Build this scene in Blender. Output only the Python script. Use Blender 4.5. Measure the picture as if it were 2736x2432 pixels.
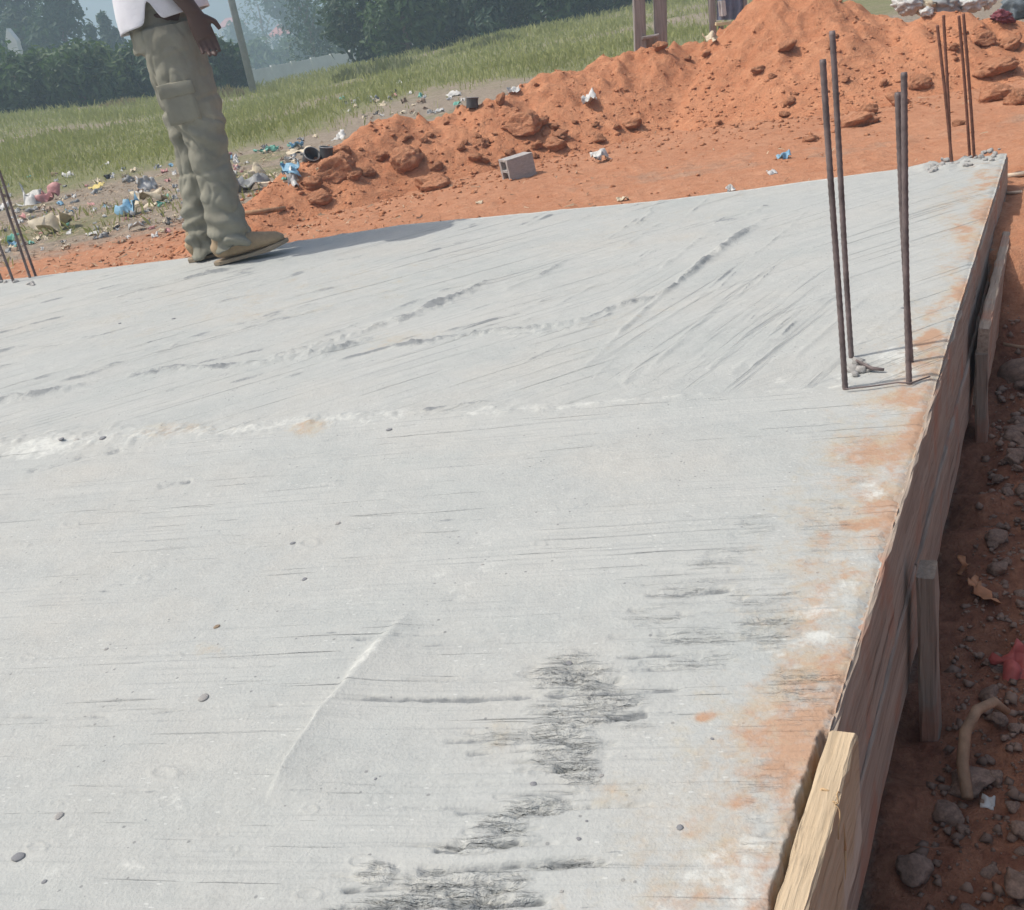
import bpy, math, random
import numpy as np
from mathutils import Vector, Matrix, noise as mnoise

# ------------------------------------------------------------------ camera
for o in list(bpy.data.objects):
    bpy.data.objects.remove(o)
SC = bpy.context.scene
COL = SC.collection
F, CX, CY = 2850.0, 1368.0, 1216.0            # photograph is 2736 x 2432 px
RHO = math.radians(10.5)                      # camera roll
HY = 120 + math.tan(RHO) * (700 - CX)         # horizon at the middle column
TH = math.atan((CY - HY) * math.cos(RHO) / F)  # camera pitch (down)
H = 0.76                                      # camera height above the slab
cr, sr, ct, st = math.cos(RHO), math.sin(RHO), math.cos(TH), math.sin(TH)
RIGHT0 = Vector((1, 0, 0)); UP0 = Vector((0, st, ct)); FWD = Vector((0, ct, -st))
IMX = cr * RIGHT0 - sr * UP0; IMY = sr * RIGHT0 + cr * UP0
cam = bpy.data.cameras.new('camera'); camo = bpy.data.objects.new('camera', cam); COL.objects.link(camo)
cam.sensor_fit = 'HORIZONTAL'; cam.sensor_width = 36.0; cam.lens = 36.0 * F / 2736.0
cam.clip_start = 0.02; cam.clip_end = 3000
M3 = Matrix((IMX, IMY, -FWD)).transposed()
camo.matrix_world = Matrix.Translation((0, 0, H)) @ M3.to_4x4()
SC.camera = camo

# ------------------------------------------------------------------ light
SUN_EL = math.radians(60)
SHADOW_AZ = math.radians(-1)                 # direction in which shadows fall (from +X)
sd = Vector((-math.cos(SHADOW_AZ) * math.cos(SUN_EL), -math.sin(SHADOW_AZ) * math.cos(SUN_EL), math.sin(SUN_EL)))
W = bpy.data.worlds.new('World'); SC.world = W; W.use_nodes = True
wn = W.node_tree; wn.nodes.clear()
sky = wn.nodes.new('ShaderNodeTexSky'); sky.sky_type = 'NISHITA'; sky.sun_disc = False
sky.sun_elevation = SUN_EL; sky.sun_rotation = math.atan2(sd.x, sd.y)
sky.air_density = 1.0; sky.dust_density = 5.0; sky.ozone_density = 1.0
bg = wn.nodes.new('ShaderNodeBackground'); bg.inputs[1].default_value = 0.15
wo = wn.nodes.new('ShaderNodeOutputWorld')
wn.links.new(sky.outputs[0], bg.inputs[0]); wn.links.new(bg.outputs[0], wo.inputs[0])
sl = bpy.data.lights.new('sun', 'SUN'); sl.energy = 3.5; sl.angle = math.radians(0.6); sl.color = (1, 0.94, 0.855)
so = bpy.data.objects.new('sun', sl); COL.objects.link(so)
so.rotation_euler = sd.to_track_quat('Z', 'Y').to_euler()
SC.view_settings.view_transform = 'Standard'; SC.view_settings.look = 'None'
SC.view_settings.gamma = 1.0; SC.view_settings.use_curve_mapping = False
SC.view_settings.exposure = -0.10
SC.cycles.volume_bounces = 1
SC.cycles.max_bounces = 5; SC.cycles.diffuse_bounces = 3; SC.cycles.glossy_bounces = 2

rng = np.random.default_rng(7); random.seed(7)

# ------------------------------------------------------------------ geometry helpers
def ray(u, v):
    a = ((u - CX) * cr - (v - CY) * sr) / F
    b = (-(u - CX) * sr - (v - CY) * cr) / F
    return np.array([a, ct + b * st, -st + b * ct])
def P(u, v, z=0.0):                            # where the line of sight meets height z
    r = ray(u, v); t = (z - H) / r[2]
    return np.array([0, 0, H]) + r * t
def PY(u, v, Y):                               # ... meets distance Y
    r = ray(u, v); return np.array([0, 0, H]) + r * (Y / r[1])
def proj(x, y, z):
    q = z - H
    c = y * ct - q * st; b = (y * st + q * ct) / c; a = x / c
    return CX + (a * cr - b * sr) * F, CY + (-a * sr - b * cr) * F

def _hash(ix, iy, seed):
    ix = ix.astype(np.int64).astype(np.uint64); iy = iy.astype(np.int64).astype(np.uint64)
    h = ix * np.uint64(374761393) + iy * np.uint64(668265263) + np.uint64(seed * 974711 + 1013904223)
    h = (h ^ (h >> np.uint64(13))) * np.uint64(1274126177)
    h = h ^ (h >> np.uint64(16))
    return (h & np.uint64(0xffff)).astype(np.float64) / 65535.0
def vn(x, y, seed=0):                          # value noise -1..1
    x = np.asarray(x, float); y = np.asarray(y, float)
    fx = np.floor(x); fy = np.floor(y); tx = x - fx; ty = y - fy
    tx = tx * tx * tx * (tx * (tx * 6 - 15) + 10); ty = ty * ty * ty * (ty * (ty * 6 - 15) + 10)
    a = _hash(fx, fy, seed); b = _hash(fx + 1, fy, seed); c = _hash(fx, fy + 1, seed); d = _hash(fx + 1, fy + 1, seed)
    return 2 * ((a + (b - a) * tx) * (1 - ty) + (c + (d - c) * tx) * ty) - 1
def fbm(x, y, seed=0, octv=4, gain=0.5):
    s = 0; a = 1; n = 0
    for i in range(octv):
        s = s + a * vn(x * 2 ** i + 13.7 * i, y * 2 ** i - 7.1 * i, seed + i); n += a; a *= gain
    return s / n
def sstep(a, b, x):
    t = np.clip((x - a) / (b - a), 0, 1); return t * t * (3 - 2 * t)

def mesh_np(name, V, Fq, smooth=True):
    me = bpy.data.meshes.new(name)
    V = np.asarray(V, np.float32); Fq = np.asarray(Fq, np.int32); k = Fq.shape[1]
    me.vertices.add(len(V)); me.vertices.foreach_set('co', V.ravel())
    me.loops.add(Fq.size); me.loops.foreach_set('vertex_index', Fq.ravel())
    me.polygons.add(len(Fq)); me.polygons.foreach_set('loop_start', np.arange(0, Fq.size, k, dtype=np.int32))
    me.polygons.foreach_set('use_smooth', np.full(len(Fq), smooth))
    me.update(calc_edges=True); me.validate()
    return me
def grid_faces(nr, nc):
    i = np.arange(nr * nc).reshape(nr, nc)
    return np.stack([i[:-1, :-1], i[:-1, 1:], i[1:, 1:], i[1:, :-1]], -1).reshape(-1, 4)
def attr(me, name, rgb):
    a = me.color_attributes.new(name, 'FLOAT_COLOR', 'POINT')
    c = np.ones((len(me.vertices), 4), np.float32); c[:, :rgb.shape[1]] = rgb
    a.data.foreach_set('color', c.ravel())
def link(name, me, mat=None, parent=None):
    if me is not None and mat is not None and not me.materials:
        me.materials.append(mat)
    o = bpy.data.objects.new(name, me); COL.objects.link(o)
    if parent is not None: o.parent = parent
    return o
def pymesh(name, V, Fc, smooth=False):
    me = bpy.data.meshes.new(name); me.from_pydata([tuple(v) for v in V], [], Fc)
    me.polygons.foreach_set('use_smooth', [smooth] * len(me.polygons)); me.update(); return me
def tag(o, label=None, cat=None, group=None, kind=None):
    if label: o['label'] = label
    if cat: o['category'] = cat
    if group: o['group'] = group
    if kind: o['kind'] = kind
    return o
def empty(name, loc=(0, 0, 0), rz=0.0):
    o = bpy.data.objects.new(name, None); COL.objects.link(o); o.location = loc; o.rotation_euler = (0, 0, rz)
    o.empty_display_size = 0.1; return o

def tube(path, radii, n=12, caps=True, V=None, Fc=None, ell=None, ref=Vector((0, 1, 0))):
    """a swept tube; radii one number per point; ell = per-point (a, b) multipliers"""
    V = [] if V is None else V; Fc = [] if Fc is None else Fc
    path = [Vector(p) for p in path]; b0 = len(V)
    for i, p in enumerate(path):
        t = (path[min(i + 1, len(path) - 1)] - path[max(i - 1, 0)]).normalized()
        s = ref.cross(t)
        if s.length < 1e-4: s = Vector((1, 0, 0)).cross(t)
        s.normalize(); w = t.cross(s)
        ea, eb = ell[i] if ell else (1, 1)
        for k in range(n):
            a = 2 * math.pi * k / n
            V.append(p + s * math.cos(a) * radii[i] * ea + w * math.sin(a) * radii[i] * eb)
    for i in range(len(path) - 1):
        for k in range(n):
            a = b0 + i * n + k; b = b0 + i * n + (k + 1) % n
            Fc.append((a, b, b + n, a + n))
    if caps:
        Fc.append(tuple(b0 + k for k in range(n))[::-1]); e = b0 + (len(path) - 1) * n
        Fc.append(tuple(e + k for k in range(n)))
    return V, Fc
def box(sx, sy, sz, loc=(0, 0, 0), V=None, Fc=None, rot=None, jit=0.0, seg=1, bev=0.0):
    """box along x, cut into seg lengths with slightly uneven edges"""
    V = [] if V is None else V; Fc = [] if Fc is None else Fc; b0 = len(V)
    R = rot if rot is not None else Matrix.Identity(3); loc = Vector(loc)
    hy, hz = sy / 2, sz / 2; bv = bev
    prof = [(-hy + bv, -hz), (hy - bv, -hz), (hy, -hz + bv), (hy, hz - bv), (hy - bv, hz), (-hy + bv, hz), (-hy, hz - bv), (-hy, -hz + bv)] if bev else [(-hy, -hz), (hy, -hz), (hy, hz), (-hy, hz)]
    n = len(prof)
    for i in range(seg + 1):
        x = -sx / 2 + sx * i / seg
        for (y, z) in prof:
            V.append(loc + R @ Vector((x + random.uniform(-jit, jit) * (1 if 0 < i < seg else 0.3), y + random.uniform(-jit, jit), z + random.uniform(-jit, jit))))
    for i in range(seg):
        for k in range(n):
            a = b0 + i * n + k; b = b0 + i * n + (k + 1) % n
            Fc.append((a, b, b + n, a + n))
    Fc.append(tuple(b0 + k for k in range(n))[::-1]); e = b0 + seg * n
    Fc.append(tuple(e + k for k in range(n)))
    return V, Fc
def remesh(V, Fc, voxel, smooth_it=3, smooth_fac=0.5):
    """fuse closed shapes to one continuous surface"""
    me = pymesh('tmp', V, Fc); o = bpy.data.objects.new('tmp', me); COL.objects.link(o)
    m = o.modifiers.new('r', 'REMESH'); m.mode = 'VOXEL'; m.voxel_size = voxel; m.use_smooth_shade = True
    if smooth_it:
        s = o.modifiers.new('s', 'SMOOTH'); s.factor = smooth_fac; s.iterations = smooth_it
    dg = bpy.context.evaluated_depsgraph_get(); dg.update()
    out = bpy.data.meshes.new_from_object(o.evaluated_get(dg))
    bpy.data.objects.remove(o); bpy.data.meshes.remove(me)
    return out
def vcoords(me):
    a = np.empty(len(me.vertices) * 3, np.float32); me.vertices.foreach_get('co', a); return a.reshape(-1, 3).astype(float)
def vnormals(me):
    a = np.empty(len(me.vertices) * 3, np.float32); me.vertices.foreach_get('normal', a); return a.reshape(-1, 3).astype(float)
def setco(me, co):
    me.vertices.foreach_set('co', co.astype(np.float32).ravel()); me.update()

# ------------------------------------------------------------------ materials
class NT:
    def __init__(s, name):
        s.m = bpy.data.materials.new(name); s.m.use_nodes = True; s.t = s.m.node_tree; s.t.nodes.clear()
        s.out = s.n('ShaderNodeOutputMaterial'); s.b = s.n('ShaderNodeBsdfPrincipled'); s.l(s.b.outputs[0], s.out.inputs[0])
    def n(s, ty, **kw):
        nd = s.t.nodes.new(ty)
        for k, v in kw.items(): setattr(nd, k, v)
        return nd
    def l(s, a, b): s.t.links.new(a, b)
    def coord(s, sc=(1, 1, 1), which='Object'):
        tc = s.n('ShaderNodeTexCoord'); mp = s.n('ShaderNodeMapping'); mp.inputs['Scale'].default_value = sc
        s.l(tc.outputs[which], mp.inputs[0]); return mp.outputs[0]
    def noise(s, vec, scale, det=4, rough=0.6, dist=0.0):
        nd = s.n('ShaderNodeTexNoise'); nd.inputs['Scale'].default_value = scale; nd.inputs['Detail'].default_value = det
        nd.inputs['Roughness'].default_value = rough; nd.inputs['Distortion'].default_value = dist
        if vec is not None: s.l(vec, nd.inputs['Vector'])
        return nd.outputs[0]
    def ramp(s, fac, stops):
        r = s.n('ShaderNodeValToRGB'); e = r.color_ramp.elements
        while len(e) < len(stops): e.new(0.5)
        for i, (p, c) in enumerate(stops):
            e[i].position = p; e[i].color = (*c, 1) if len(c) == 3 else c
        s.l(fac, r.inputs[0]); return r.outputs[0]
    def mix(s, a, b, fac, mode='MIX'):
        m = s.n('ShaderNodeMix', data_type='RGBA', blend_type=mode)
        for sock, val in ((m.inputs[6], a), (m.inputs[7], b), (m.inputs[0], fac)):
            if isinstance(val, (int, float)): sock.default_value = val
            elif isinstance(val, tuple): sock.default_value = (*val, 1)
            else: s.l(val, sock)
        return m.outputs[2]
    def math(s, op, a, b=0.0):
        m = s.n('ShaderNodeMath', operation=op)
        for sock, val in ((m.inputs[0], a), (m.inputs[1], b)):
            if isinstance(val, (int, float)): sock.default_value = val
            else: s.l(val, sock)
        return m.outputs[0]
    def bump(s, h, strength, dist, prev=None):
        b = s.n('ShaderNodeBump'); b.inputs['Strength'].default_value = strength; b.inputs['Distance'].default_value = dist
        s.l(h, b.inputs['Height'])
        if prev is not None: s.l(prev, b.inputs['Normal'])
        return b.outputs[0]
    def done(s, col=None, rough=0.8, normal=None, spec=0.3):
        if col is not None:
            if isinstance(col, tuple): s.b.inputs['Base Color'].default_value = (*col, 1)
            else: s.l(col, s.b.inputs['Base Color'])
        if isinstance(rough, (int, float)): s.b.inputs['Roughness'].default_value = rough
        else: s.l(rough, s.b.inputs['Roughness'])
        if normal is not None: s.l(normal, s.b.inputs['Normal'])
        s.b.inputs['Specular IOR Level'].default_value = spec
        return s.m

def mat_concrete(ang_near, ang_far, ang_fan):
    t = NT('concrete'); c = t.coord()
    at = t.n('ShaderNodeAttribute', attribute_name='stain'); sp = t.n('ShaderNodeSeparateColor'); t.l(at.outputs['Color'], sp.inputs[0])
    at2 = t.n('ShaderNodeAttribute', attribute_name='relief'); sp2 = t.n('ShaderNodeSeparateColor'); t.l(at2.outputs['Color'], sp2.inputs[0])
    rough, farm = sp2.outputs[0], sp2.outputs[1]
    def along_(ang, sx, sy):
        tc = t.n('ShaderNodeTexCoord'); m1 = t.n('ShaderNodeMapping'); m1.inputs['Rotation'].default_value = (0, 0, -ang); t.l(tc.outputs['Object'], m1.inputs[0])
        m2 = t.n('ShaderNodeMapping'); m2.inputs['Scale'].default_value = (sx, sy, 1); t.l(m1.outputs[0], m2.inputs[0]); return m2.outputs[0]
    big = t.noise(c, 1.7, 5, 0.6); mid = t.noise(c, 21, 4, 0.74); fine = t.noise(c, 230, 2, 0.7)
    ln_n = t.noise(along_(ang_near, 4, 150), 1.0, 3, 0.65); ln_f = t.noise(along_(ang_far, 2.2, 75), 1.0, 3, 0.65)
    lines = t.mix(ln_n, ln_f, farm)
    base = t.ramp(big, [(0.30, (0.355, 0.388, 0.388)), (0.5, (0.418, 0.424, 0.420)), (0.70, (0.480, 0.448, 0.415))])
    base = t.mix(base, t.mix((0.395, 0.40, 0.40), (0.455, 0.432, 0.405), t.ramp(t.noise(c, 3.4, 4, 0.6), [(0.42, (0, 0, 0)), (0.62, (1, 1, 1))])), 0.45)
    base = t.mix(base, t.ramp(mid, [(0.28, (0.31, 0.31, 0.315)), (0.72, (0.51, 0.505, 0.49))]), 0.34)
    base = t.mix(base, t.ramp(fine, [(0.25, (0.20, 0.20, 0.20)), (0.72, (0.58, 0.58, 0.57))]), 0.20)
    base = t.mix(base, t.ramp(lines, [(0.30, (0.27, 0.275, 0.285)), (0.44, (0.43, 0.43, 0.425)), (0.75, (0.50, 0.495, 0.485))]), t.ramp(t.noise(along_(ang_near, 1.5, 5), 1.0, 4, 0.6), [(0.42, (0.06, 0.06, 0.06)), (0.62, (0.52, 0.52, 0.52))]))
    vo = t.n('ShaderNodeTexVoronoi'); vo.inputs['Scale'].default_value = 46; t.l(c, vo.inputs['Vector'])
    pin = t.math('LESS_THAN', vo.outputs[0], 0.10); gate = t.math('GREATER_THAN', t.noise(c, 9, 3), 0.53)
    base = t.mix(base, (0.19, 0.19, 0.195), t.math('MULTIPLY', t.math('MULTIPLY', pin, gate), 0.65))
    v2 = t.n('ShaderNodeTexVoronoi'); v2.inputs['Scale'].default_value = 70; t.l(along_(ang_near, 0.6, 1.6), v2.inputs['Vector']); fl = t.math('LESS_THAN', v2.outputs[0], 0.13); g2_ = t.math('GREATER_THAN', t.noise(c, 6, 4), 0.54)
    base = t.mix(base, (0.60, 0.60, 0.59), t.math('MULTIPLY', t.math('MULTIPLY', fl, g2_), 0.6))
    def ragged(ch, s1, s2, lo, hi, amp=1.3):
        n1 = t.math('SUBTRACT', t.noise(c, s1, 4, 0.75), 0.5); n2 = t.math('SUBTRACT', t.noise(c, s2, 3, 0.7), 0.5)
        nz = t.math('ADD', sp.outputs[ch], t.math('MULTIPLY', t.math('ADD', n1, t.math('MULTIPLY', n2, 0.7)), amp))
        nz = t.math('MULTIPLY', nz, t.math('MINIMUM', t.math('MULTIPLY', sp.outputs[ch], 6.0), 1.0))
        mr = t.n('ShaderNodeMapRange'); mr.inputs[1].default_value = lo; mr.inputs[2].default_value = hi; mr.interpolation_type = 'SMOOTHSTEP'
        t.l(nz, mr.inputs[0]); return mr.outputs[0]
    dn_ = t.math('ADD', t.math('MULTIPLY', t.noise(c, 26, 5, 0.7), 0.9), t.math('MULTIPLY', sp.outputs[0], -0.62)); dustc = t.ramp(dn_, [(0.02, (0.43, 0.245, 0.15)), (0.14, (0.44, 0.315, 0.215)), (0.32, (0.43, 0.38, 0.305))])
    base = t.mix(base, dustc, t.math('MULTIPLY', ragged(0, 9, 60, 0.15, 0.85, 1.3), 0.85))
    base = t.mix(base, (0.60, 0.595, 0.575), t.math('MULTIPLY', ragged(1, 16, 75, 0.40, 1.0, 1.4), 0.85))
    base = t.mix(base, (0.185, 0.195, 0.21), t.math('MULTIPLY', ragged(2, 45, 150, 0.30, 0.85, 0.9), 0.78))
    # crisp scrape lines: sparse over the bays, dense where the mortar tore
    def scrape(ang, sx, sy, lo, hi, dist=0.25):
        return t.ramp(t.noise(along_(ang, sx, sy), 1.0, 4, 0.62, dist), [(lo, (1, 1, 1)), (hi, (0, 0, 0))])
    fan = sp2.outputs[2]
    gate_n = t.ramp(t.noise(along_(ang_near, 1.2, 3.5), 1.0, 3, 0.6), [(0.44, (0.12, 0.12, 0.12)), (0.62, (1, 1, 1))])
    s_near = t.math('MULTIPLY', scrape(ang_near, 2.4, 150, 0.30, 0.36), gate_n)
    s_near = t.math('MULTIPLY', s_near, t.math('SUBTRACT', 1.0, farm))
    s_far = t.math('MULTIPLY', t.math('MULTIPLY', scrape(ang_far, 1.1, 52, 0.32, 0.40), farm), t.math('SUBTRACT', 1.0, fan))
    s_fan = t.math('MULTIPLY', scrape(ang_fan, 1.3, 34, 0.36, 0.46), fan)
    s_torn = t.math('MULTIPLY', scrape(ang_near, 11, 150, 0.40, 0.47, 0.6), rough)
    scr = t.math('MAXIMUM', t.math('MAXIMUM', t.math('MULTIPLY', s_near, 0.75), t.math('MULTIPLY', s_far, 0.48)), t.math('MAXIMUM', t.math('MULTIPLY', s_fan, 0.45), t.math('MULTIPLY', s_torn, 0.62)))
    base = t.mix(base, (0.19, 0.20, 0.215), t.math('MULTIPLY', scr, 0.72))
    # torn mortar: pits drawn out along the screed, darkened in colour as shade
    pits = t.noise(along_(ang_near, 30, 85), 1.0, 4, 0.78, 0.6)
    base = t.mix(base, t.mix((0.30, 0.30, 0.29), base, t.ramp(pits, [(0.36, (0, 0, 0)), (0.45, (1, 1, 1))])), t.math('MULTIPLY', rough, 0.85))
    hgt = t.math('MULTIPLY', pits, rough)
    nb = t.bump(hgt, 1.0, 0.010); nb = t.bump(t.math('SUBTRACT', 1.0, scr), 0.9, 0.005, nb); nb = t.bump(mid, 0.45, 0.007, nb); nb = t.bump(fine, 0.55, 0.0018, nb)
    base = t.mix(base, (0.965, 0.995, 0.965), 1.0, 'MULTIPLY')
    return t.done(base, 0.85, nb, 0.2)

def mat_ground():
    t = NT('soil_ground'); c = t.coord()
    at = t.n('ShaderNodeAttribute', attribute_name='zone'); sp = t.n('ShaderNodeSeparateColor'); t.l(at.outputs['Color'], sp.inputs[0])
    n1 = t.noise(c, 3.5, 6, 0.65); n2 = t.noise(c, 22, 5, 0.7); n3 = t.noise(c, 110, 3, 0.7)
    orange = t.ramp(n1, [(0.3, (0.48, 0.215, 0.115)), (0.7, (0.53, 0.275, 0.165))])
    orange = t.mix(orange, t.ramp(n2, [(0.35, (0.40, 0.165, 0.085)), (0.65, (0.58, 0.33, 0.21))]), 0.4)
    brown = t.ramp(n2, [(0.3, (0.20, 0.165, 0.125)), (0.65, (0.40, 0.335, 0.265))])
    green = t.ramp(n2, [(0.3, (0.15, 0.165, 0.08)), (0.7, (0.28, 0.275, 0.14))])
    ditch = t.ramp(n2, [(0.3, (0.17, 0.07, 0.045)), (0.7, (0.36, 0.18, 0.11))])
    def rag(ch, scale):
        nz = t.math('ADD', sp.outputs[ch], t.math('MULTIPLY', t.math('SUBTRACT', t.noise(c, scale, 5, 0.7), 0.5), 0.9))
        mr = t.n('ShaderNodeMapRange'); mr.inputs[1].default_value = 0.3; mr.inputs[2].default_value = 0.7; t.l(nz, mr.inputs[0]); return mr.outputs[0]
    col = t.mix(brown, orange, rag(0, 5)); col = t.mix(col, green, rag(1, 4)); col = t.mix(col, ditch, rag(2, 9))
    col = t.mix(col, t.ramp(n3, [(0.3, (0.5, 0.5, 0.5)), (0.7, (1, 1, 1))]), 0.5, 'MULTIPLY')
    nb = t.bump(n2, 0.5, 0.03); nb = t.bump(n3, 0.6, 0.008, nb)
    return t.done(col, 0.95, nb, 0.1)

def mat_soil(name, a=(0.54, 0.222, 0.112), b=(0.66, 0.315, 0.175), s=1.0):
    t = NT(name); c = t.coord()
    n1 = t.noise(c, 2.5 * s, 6, 0.65); n2 = t.noise(c, 16 * s, 5, 0.7); n3 = t.noise(c, 90 * s, 4, 0.75)
    col = t.mix(t.ramp(n1, [(0.3, a), (0.7, b)]), t.ramp(t.noise(c, 0.9 * s, 5, 0.7), [(0.36, tuple(q * 0.72 for q in a)), (0.6, b)]), 0.5)
    col = t.mix(col, t.ramp(n2, [(0.3, (0.45, 0.170, 0.085)), (0.7, (0.70, 0.38, 0.225))]), 0.45)
    col = t.mix(col, t.ramp(n3, [(0.3, (0.72, 0.70, 0.68)), (0.6, (1, 1, 1))]), 0.6, 'MULTIPLY')
    n4 = t.noise(c, 34 * s, 5, 0.8); nb = t.bump(n2, 0.7, 0.035); nb = t.bump(n4, 0.7, 0.014, nb); nb = t.bump(n3, 0.8, 0.008, nb)
    return t.done(col, 0.95, nb, 0.08)

def mat_plain(name, c, rough=0.7, var=0.25, scale=8, bump=0.2, dist=0.01, spec=0.3, which='Object', trans=0.0):
    t = NT(name); co = t.coord(which=which); n = t.noise(co, scale, 4, 0.65)
    lo = tuple(x * (1 - var) for x in c); hi = tuple(min(1, x * (1 + var)) for x in c)
    m = t.done(t.ramp(n, [(0.3, lo), (0.7, hi)]), rough, t.bump(t.noise(co, scale * 5, 3), bump, dist), spec)
    if trans: t.b.inputs['Transmission Weight'].default_value = 0.0
    return m

def mat_wood(name, dark, light, stain=None, ax=0, sc=1.0, crack=0.45):
    t = NT(name); s = [26.0 * sc, 26.0 * sc, 26.0 * sc]; s[ax] = 1.3 * sc
    c = t.coord(tuple(s)); c2 = t.coord()
    g = t.noise(c, 1.0, 4, 0.7, 0.1); g2 = t.noise(c, 5.0, 3, 0.7); spots = t.noise(c2, 7, 4, 0.6)
    col = t.ramp(g, [(0.28, dark), (0.5, tuple((a + b) / 2 for a, b in zip(dark, light))), (0.75, light)])
    col = t.mix(col, t.ramp(g2, [(0.3, (0.45, 0.43, 0.42)), (0.55, (1, 1, 1))]), 0.5, 'MULTIPLY')
    if stain:
        mr = t.n('ShaderNodeMapRange'); mr.inputs[1].default_value = 0.52; mr.inputs[2].default_value = 0.68; t.l(spots, mr.inputs[0])
        col = t.mix(col, stain, t.math('MULTIPLY', mr.outputs[0], 0.65))
    crk = t.ramp(t.noise(c, 2.3, 3, 0.75, 0.25), [(0.30, (0, 0, 0)), (0.36, (1, 1, 1))]); col = t.mix(t.mix(col, (0.06, 0.05, 0.045), crack), col, crk)
    return t.done(col, 0.85, t.bump(crk, 0.7, 0.004, t.bump(g2, 0.8, 0.004, t.bump(g, 0.8, 0.007))), 0.15)

def mat_leaf(name, c, var=0.35):
    t = NT(name); co = t.coord(); n = t.noise(co, 1.1, 3, 0.6)
    oi = t.n('ShaderNodeObjectInfo')
    f = t.math('ADD', t.math('MULTIPLY', n, 0.8), t.math('MULTIPLY', oi.outputs['Random'], 0.2))
    lo = tuple(x * (1 - var) for x in c); hi = tuple(x * (1 + var) for x in c)
    m = t.done(t.ramp(f, [(0.3, lo), (0.7, hi)]), 0.55, None, 0.3)
    tr = t.n('ShaderNodeBsdfTranslucent'); tr.inputs[0].default_value = (c[0] * 1.5, c[1] * 1.6, c[2] * 0.9, 1)
    ad = t.n('ShaderNodeMixShader'); ad.inputs[0].default_value = 0.25
    t.l(t.b.outputs[0], ad.inputs[1]); t.l(tr.outputs[0], ad.inputs[2]); t.l(ad.outputs[0], t.out.inputs[0])
    return m

M = {}
M['ground'] = mat_ground(); M['soil'] = mat_soil('laterite'); M['clod'] = mat_soil('clod_soil', (0.60, 0.275, 0.152), (0.69, 0.355, 0.215), 0.16)
M['formwood'] = mat_wood('weathered_formwork', (0.31, 0.245, 0.195), (0.47, 0.395, 0.32), (0.42, 0.20, 0.13))
M['palewood'] = mat_wood('fresh_batten', (0.44, 0.33, 0.21), (0.60, 0.49, 0.345), (0.58, 0.54, 0.47), crack=0.15)
M['stakewood'] = mat_wood('stake_wood', (0.23, 0.19, 0.155), (0.40, 0.34, 0.28), (0.35, 0.15, 0.09), ax=2)
M['greywood'] = mat_wood('grey_post', (0.24, 0.22, 0.205), (0.38, 0.35, 0.33), ax=0)
M['rebar'] = mat_plain('rusty_rebar', (0.155, 0.12, 0.115), 0.55, 0.45, 30, 0.4, 0.002, 0.5)
M['rust'] = mat_plain('brown_rebar', (0.17, 0.075, 0.05), 0.7, 0.4, 30, 0.4, 0.002, 0.4)
M['rubble'] = mat_plain('concrete_rubble', (0.43, 0.42, 0.40), 0.9, 0.3, 40, 0.6, 0.004)
M['stone'] = mat_plain('grey_stone', (0.25, 0.175, 0.135), 0.9, 0.4, 3, 0.5, 0.006)
M['darkstone'] = mat_plain('dark_pebble', (0.215, 0.22, 0.23), 0.7, 0.3, 60, 0.3, 0.002)
M['block'] = mat_plain('cement_block', (0.40, 0.385, 0.37), 0.92, 0.18, 45, 0.7, 0.004)

_a = lambda p, q: math.atan2(*(P(*q)[:2] - P(*p)[:2])[::-1])
M['concrete'] = mat_concrete(_a((0, 1895), (1700, 1850)), _a((330, 1010), (1320, 730)), _a((1640, 1060), (2080, 760)))
# ------------------------------------------------------------------ site layout (metres, slab top = 0)
FAR = np.array([P(*p)[:2] for p in ((-500, 795), (88, 741), (506, 690), (1074, 602), (1800, 531), (2210, 479), (2496, 440), (2690, 409))])
C1 = np.array([1.845, 3.622]); C0 = np.array([0.150, 0.691])     # right-hand slab edge
ED = (C1 - C0) / np.linalg.norm(C1 - C0); EN = np.array([ED[1], -ED[0]])   # along / outward
def edge_x(y): return C0[0] + (y - C0[1]) * ED[0] / ED[1]
def far_y(x): return np.interp(x, FAR[:, 0], FAR[:, 1])
def out_d(x, y): return (x - C0[0]) * EN[0] + (y - C0[1]) * EN[1]  # distance outside the right edge
def along(x, y): return (x - C0[0]) * ED[0] + (y - C0[1]) * ED[1]

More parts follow.
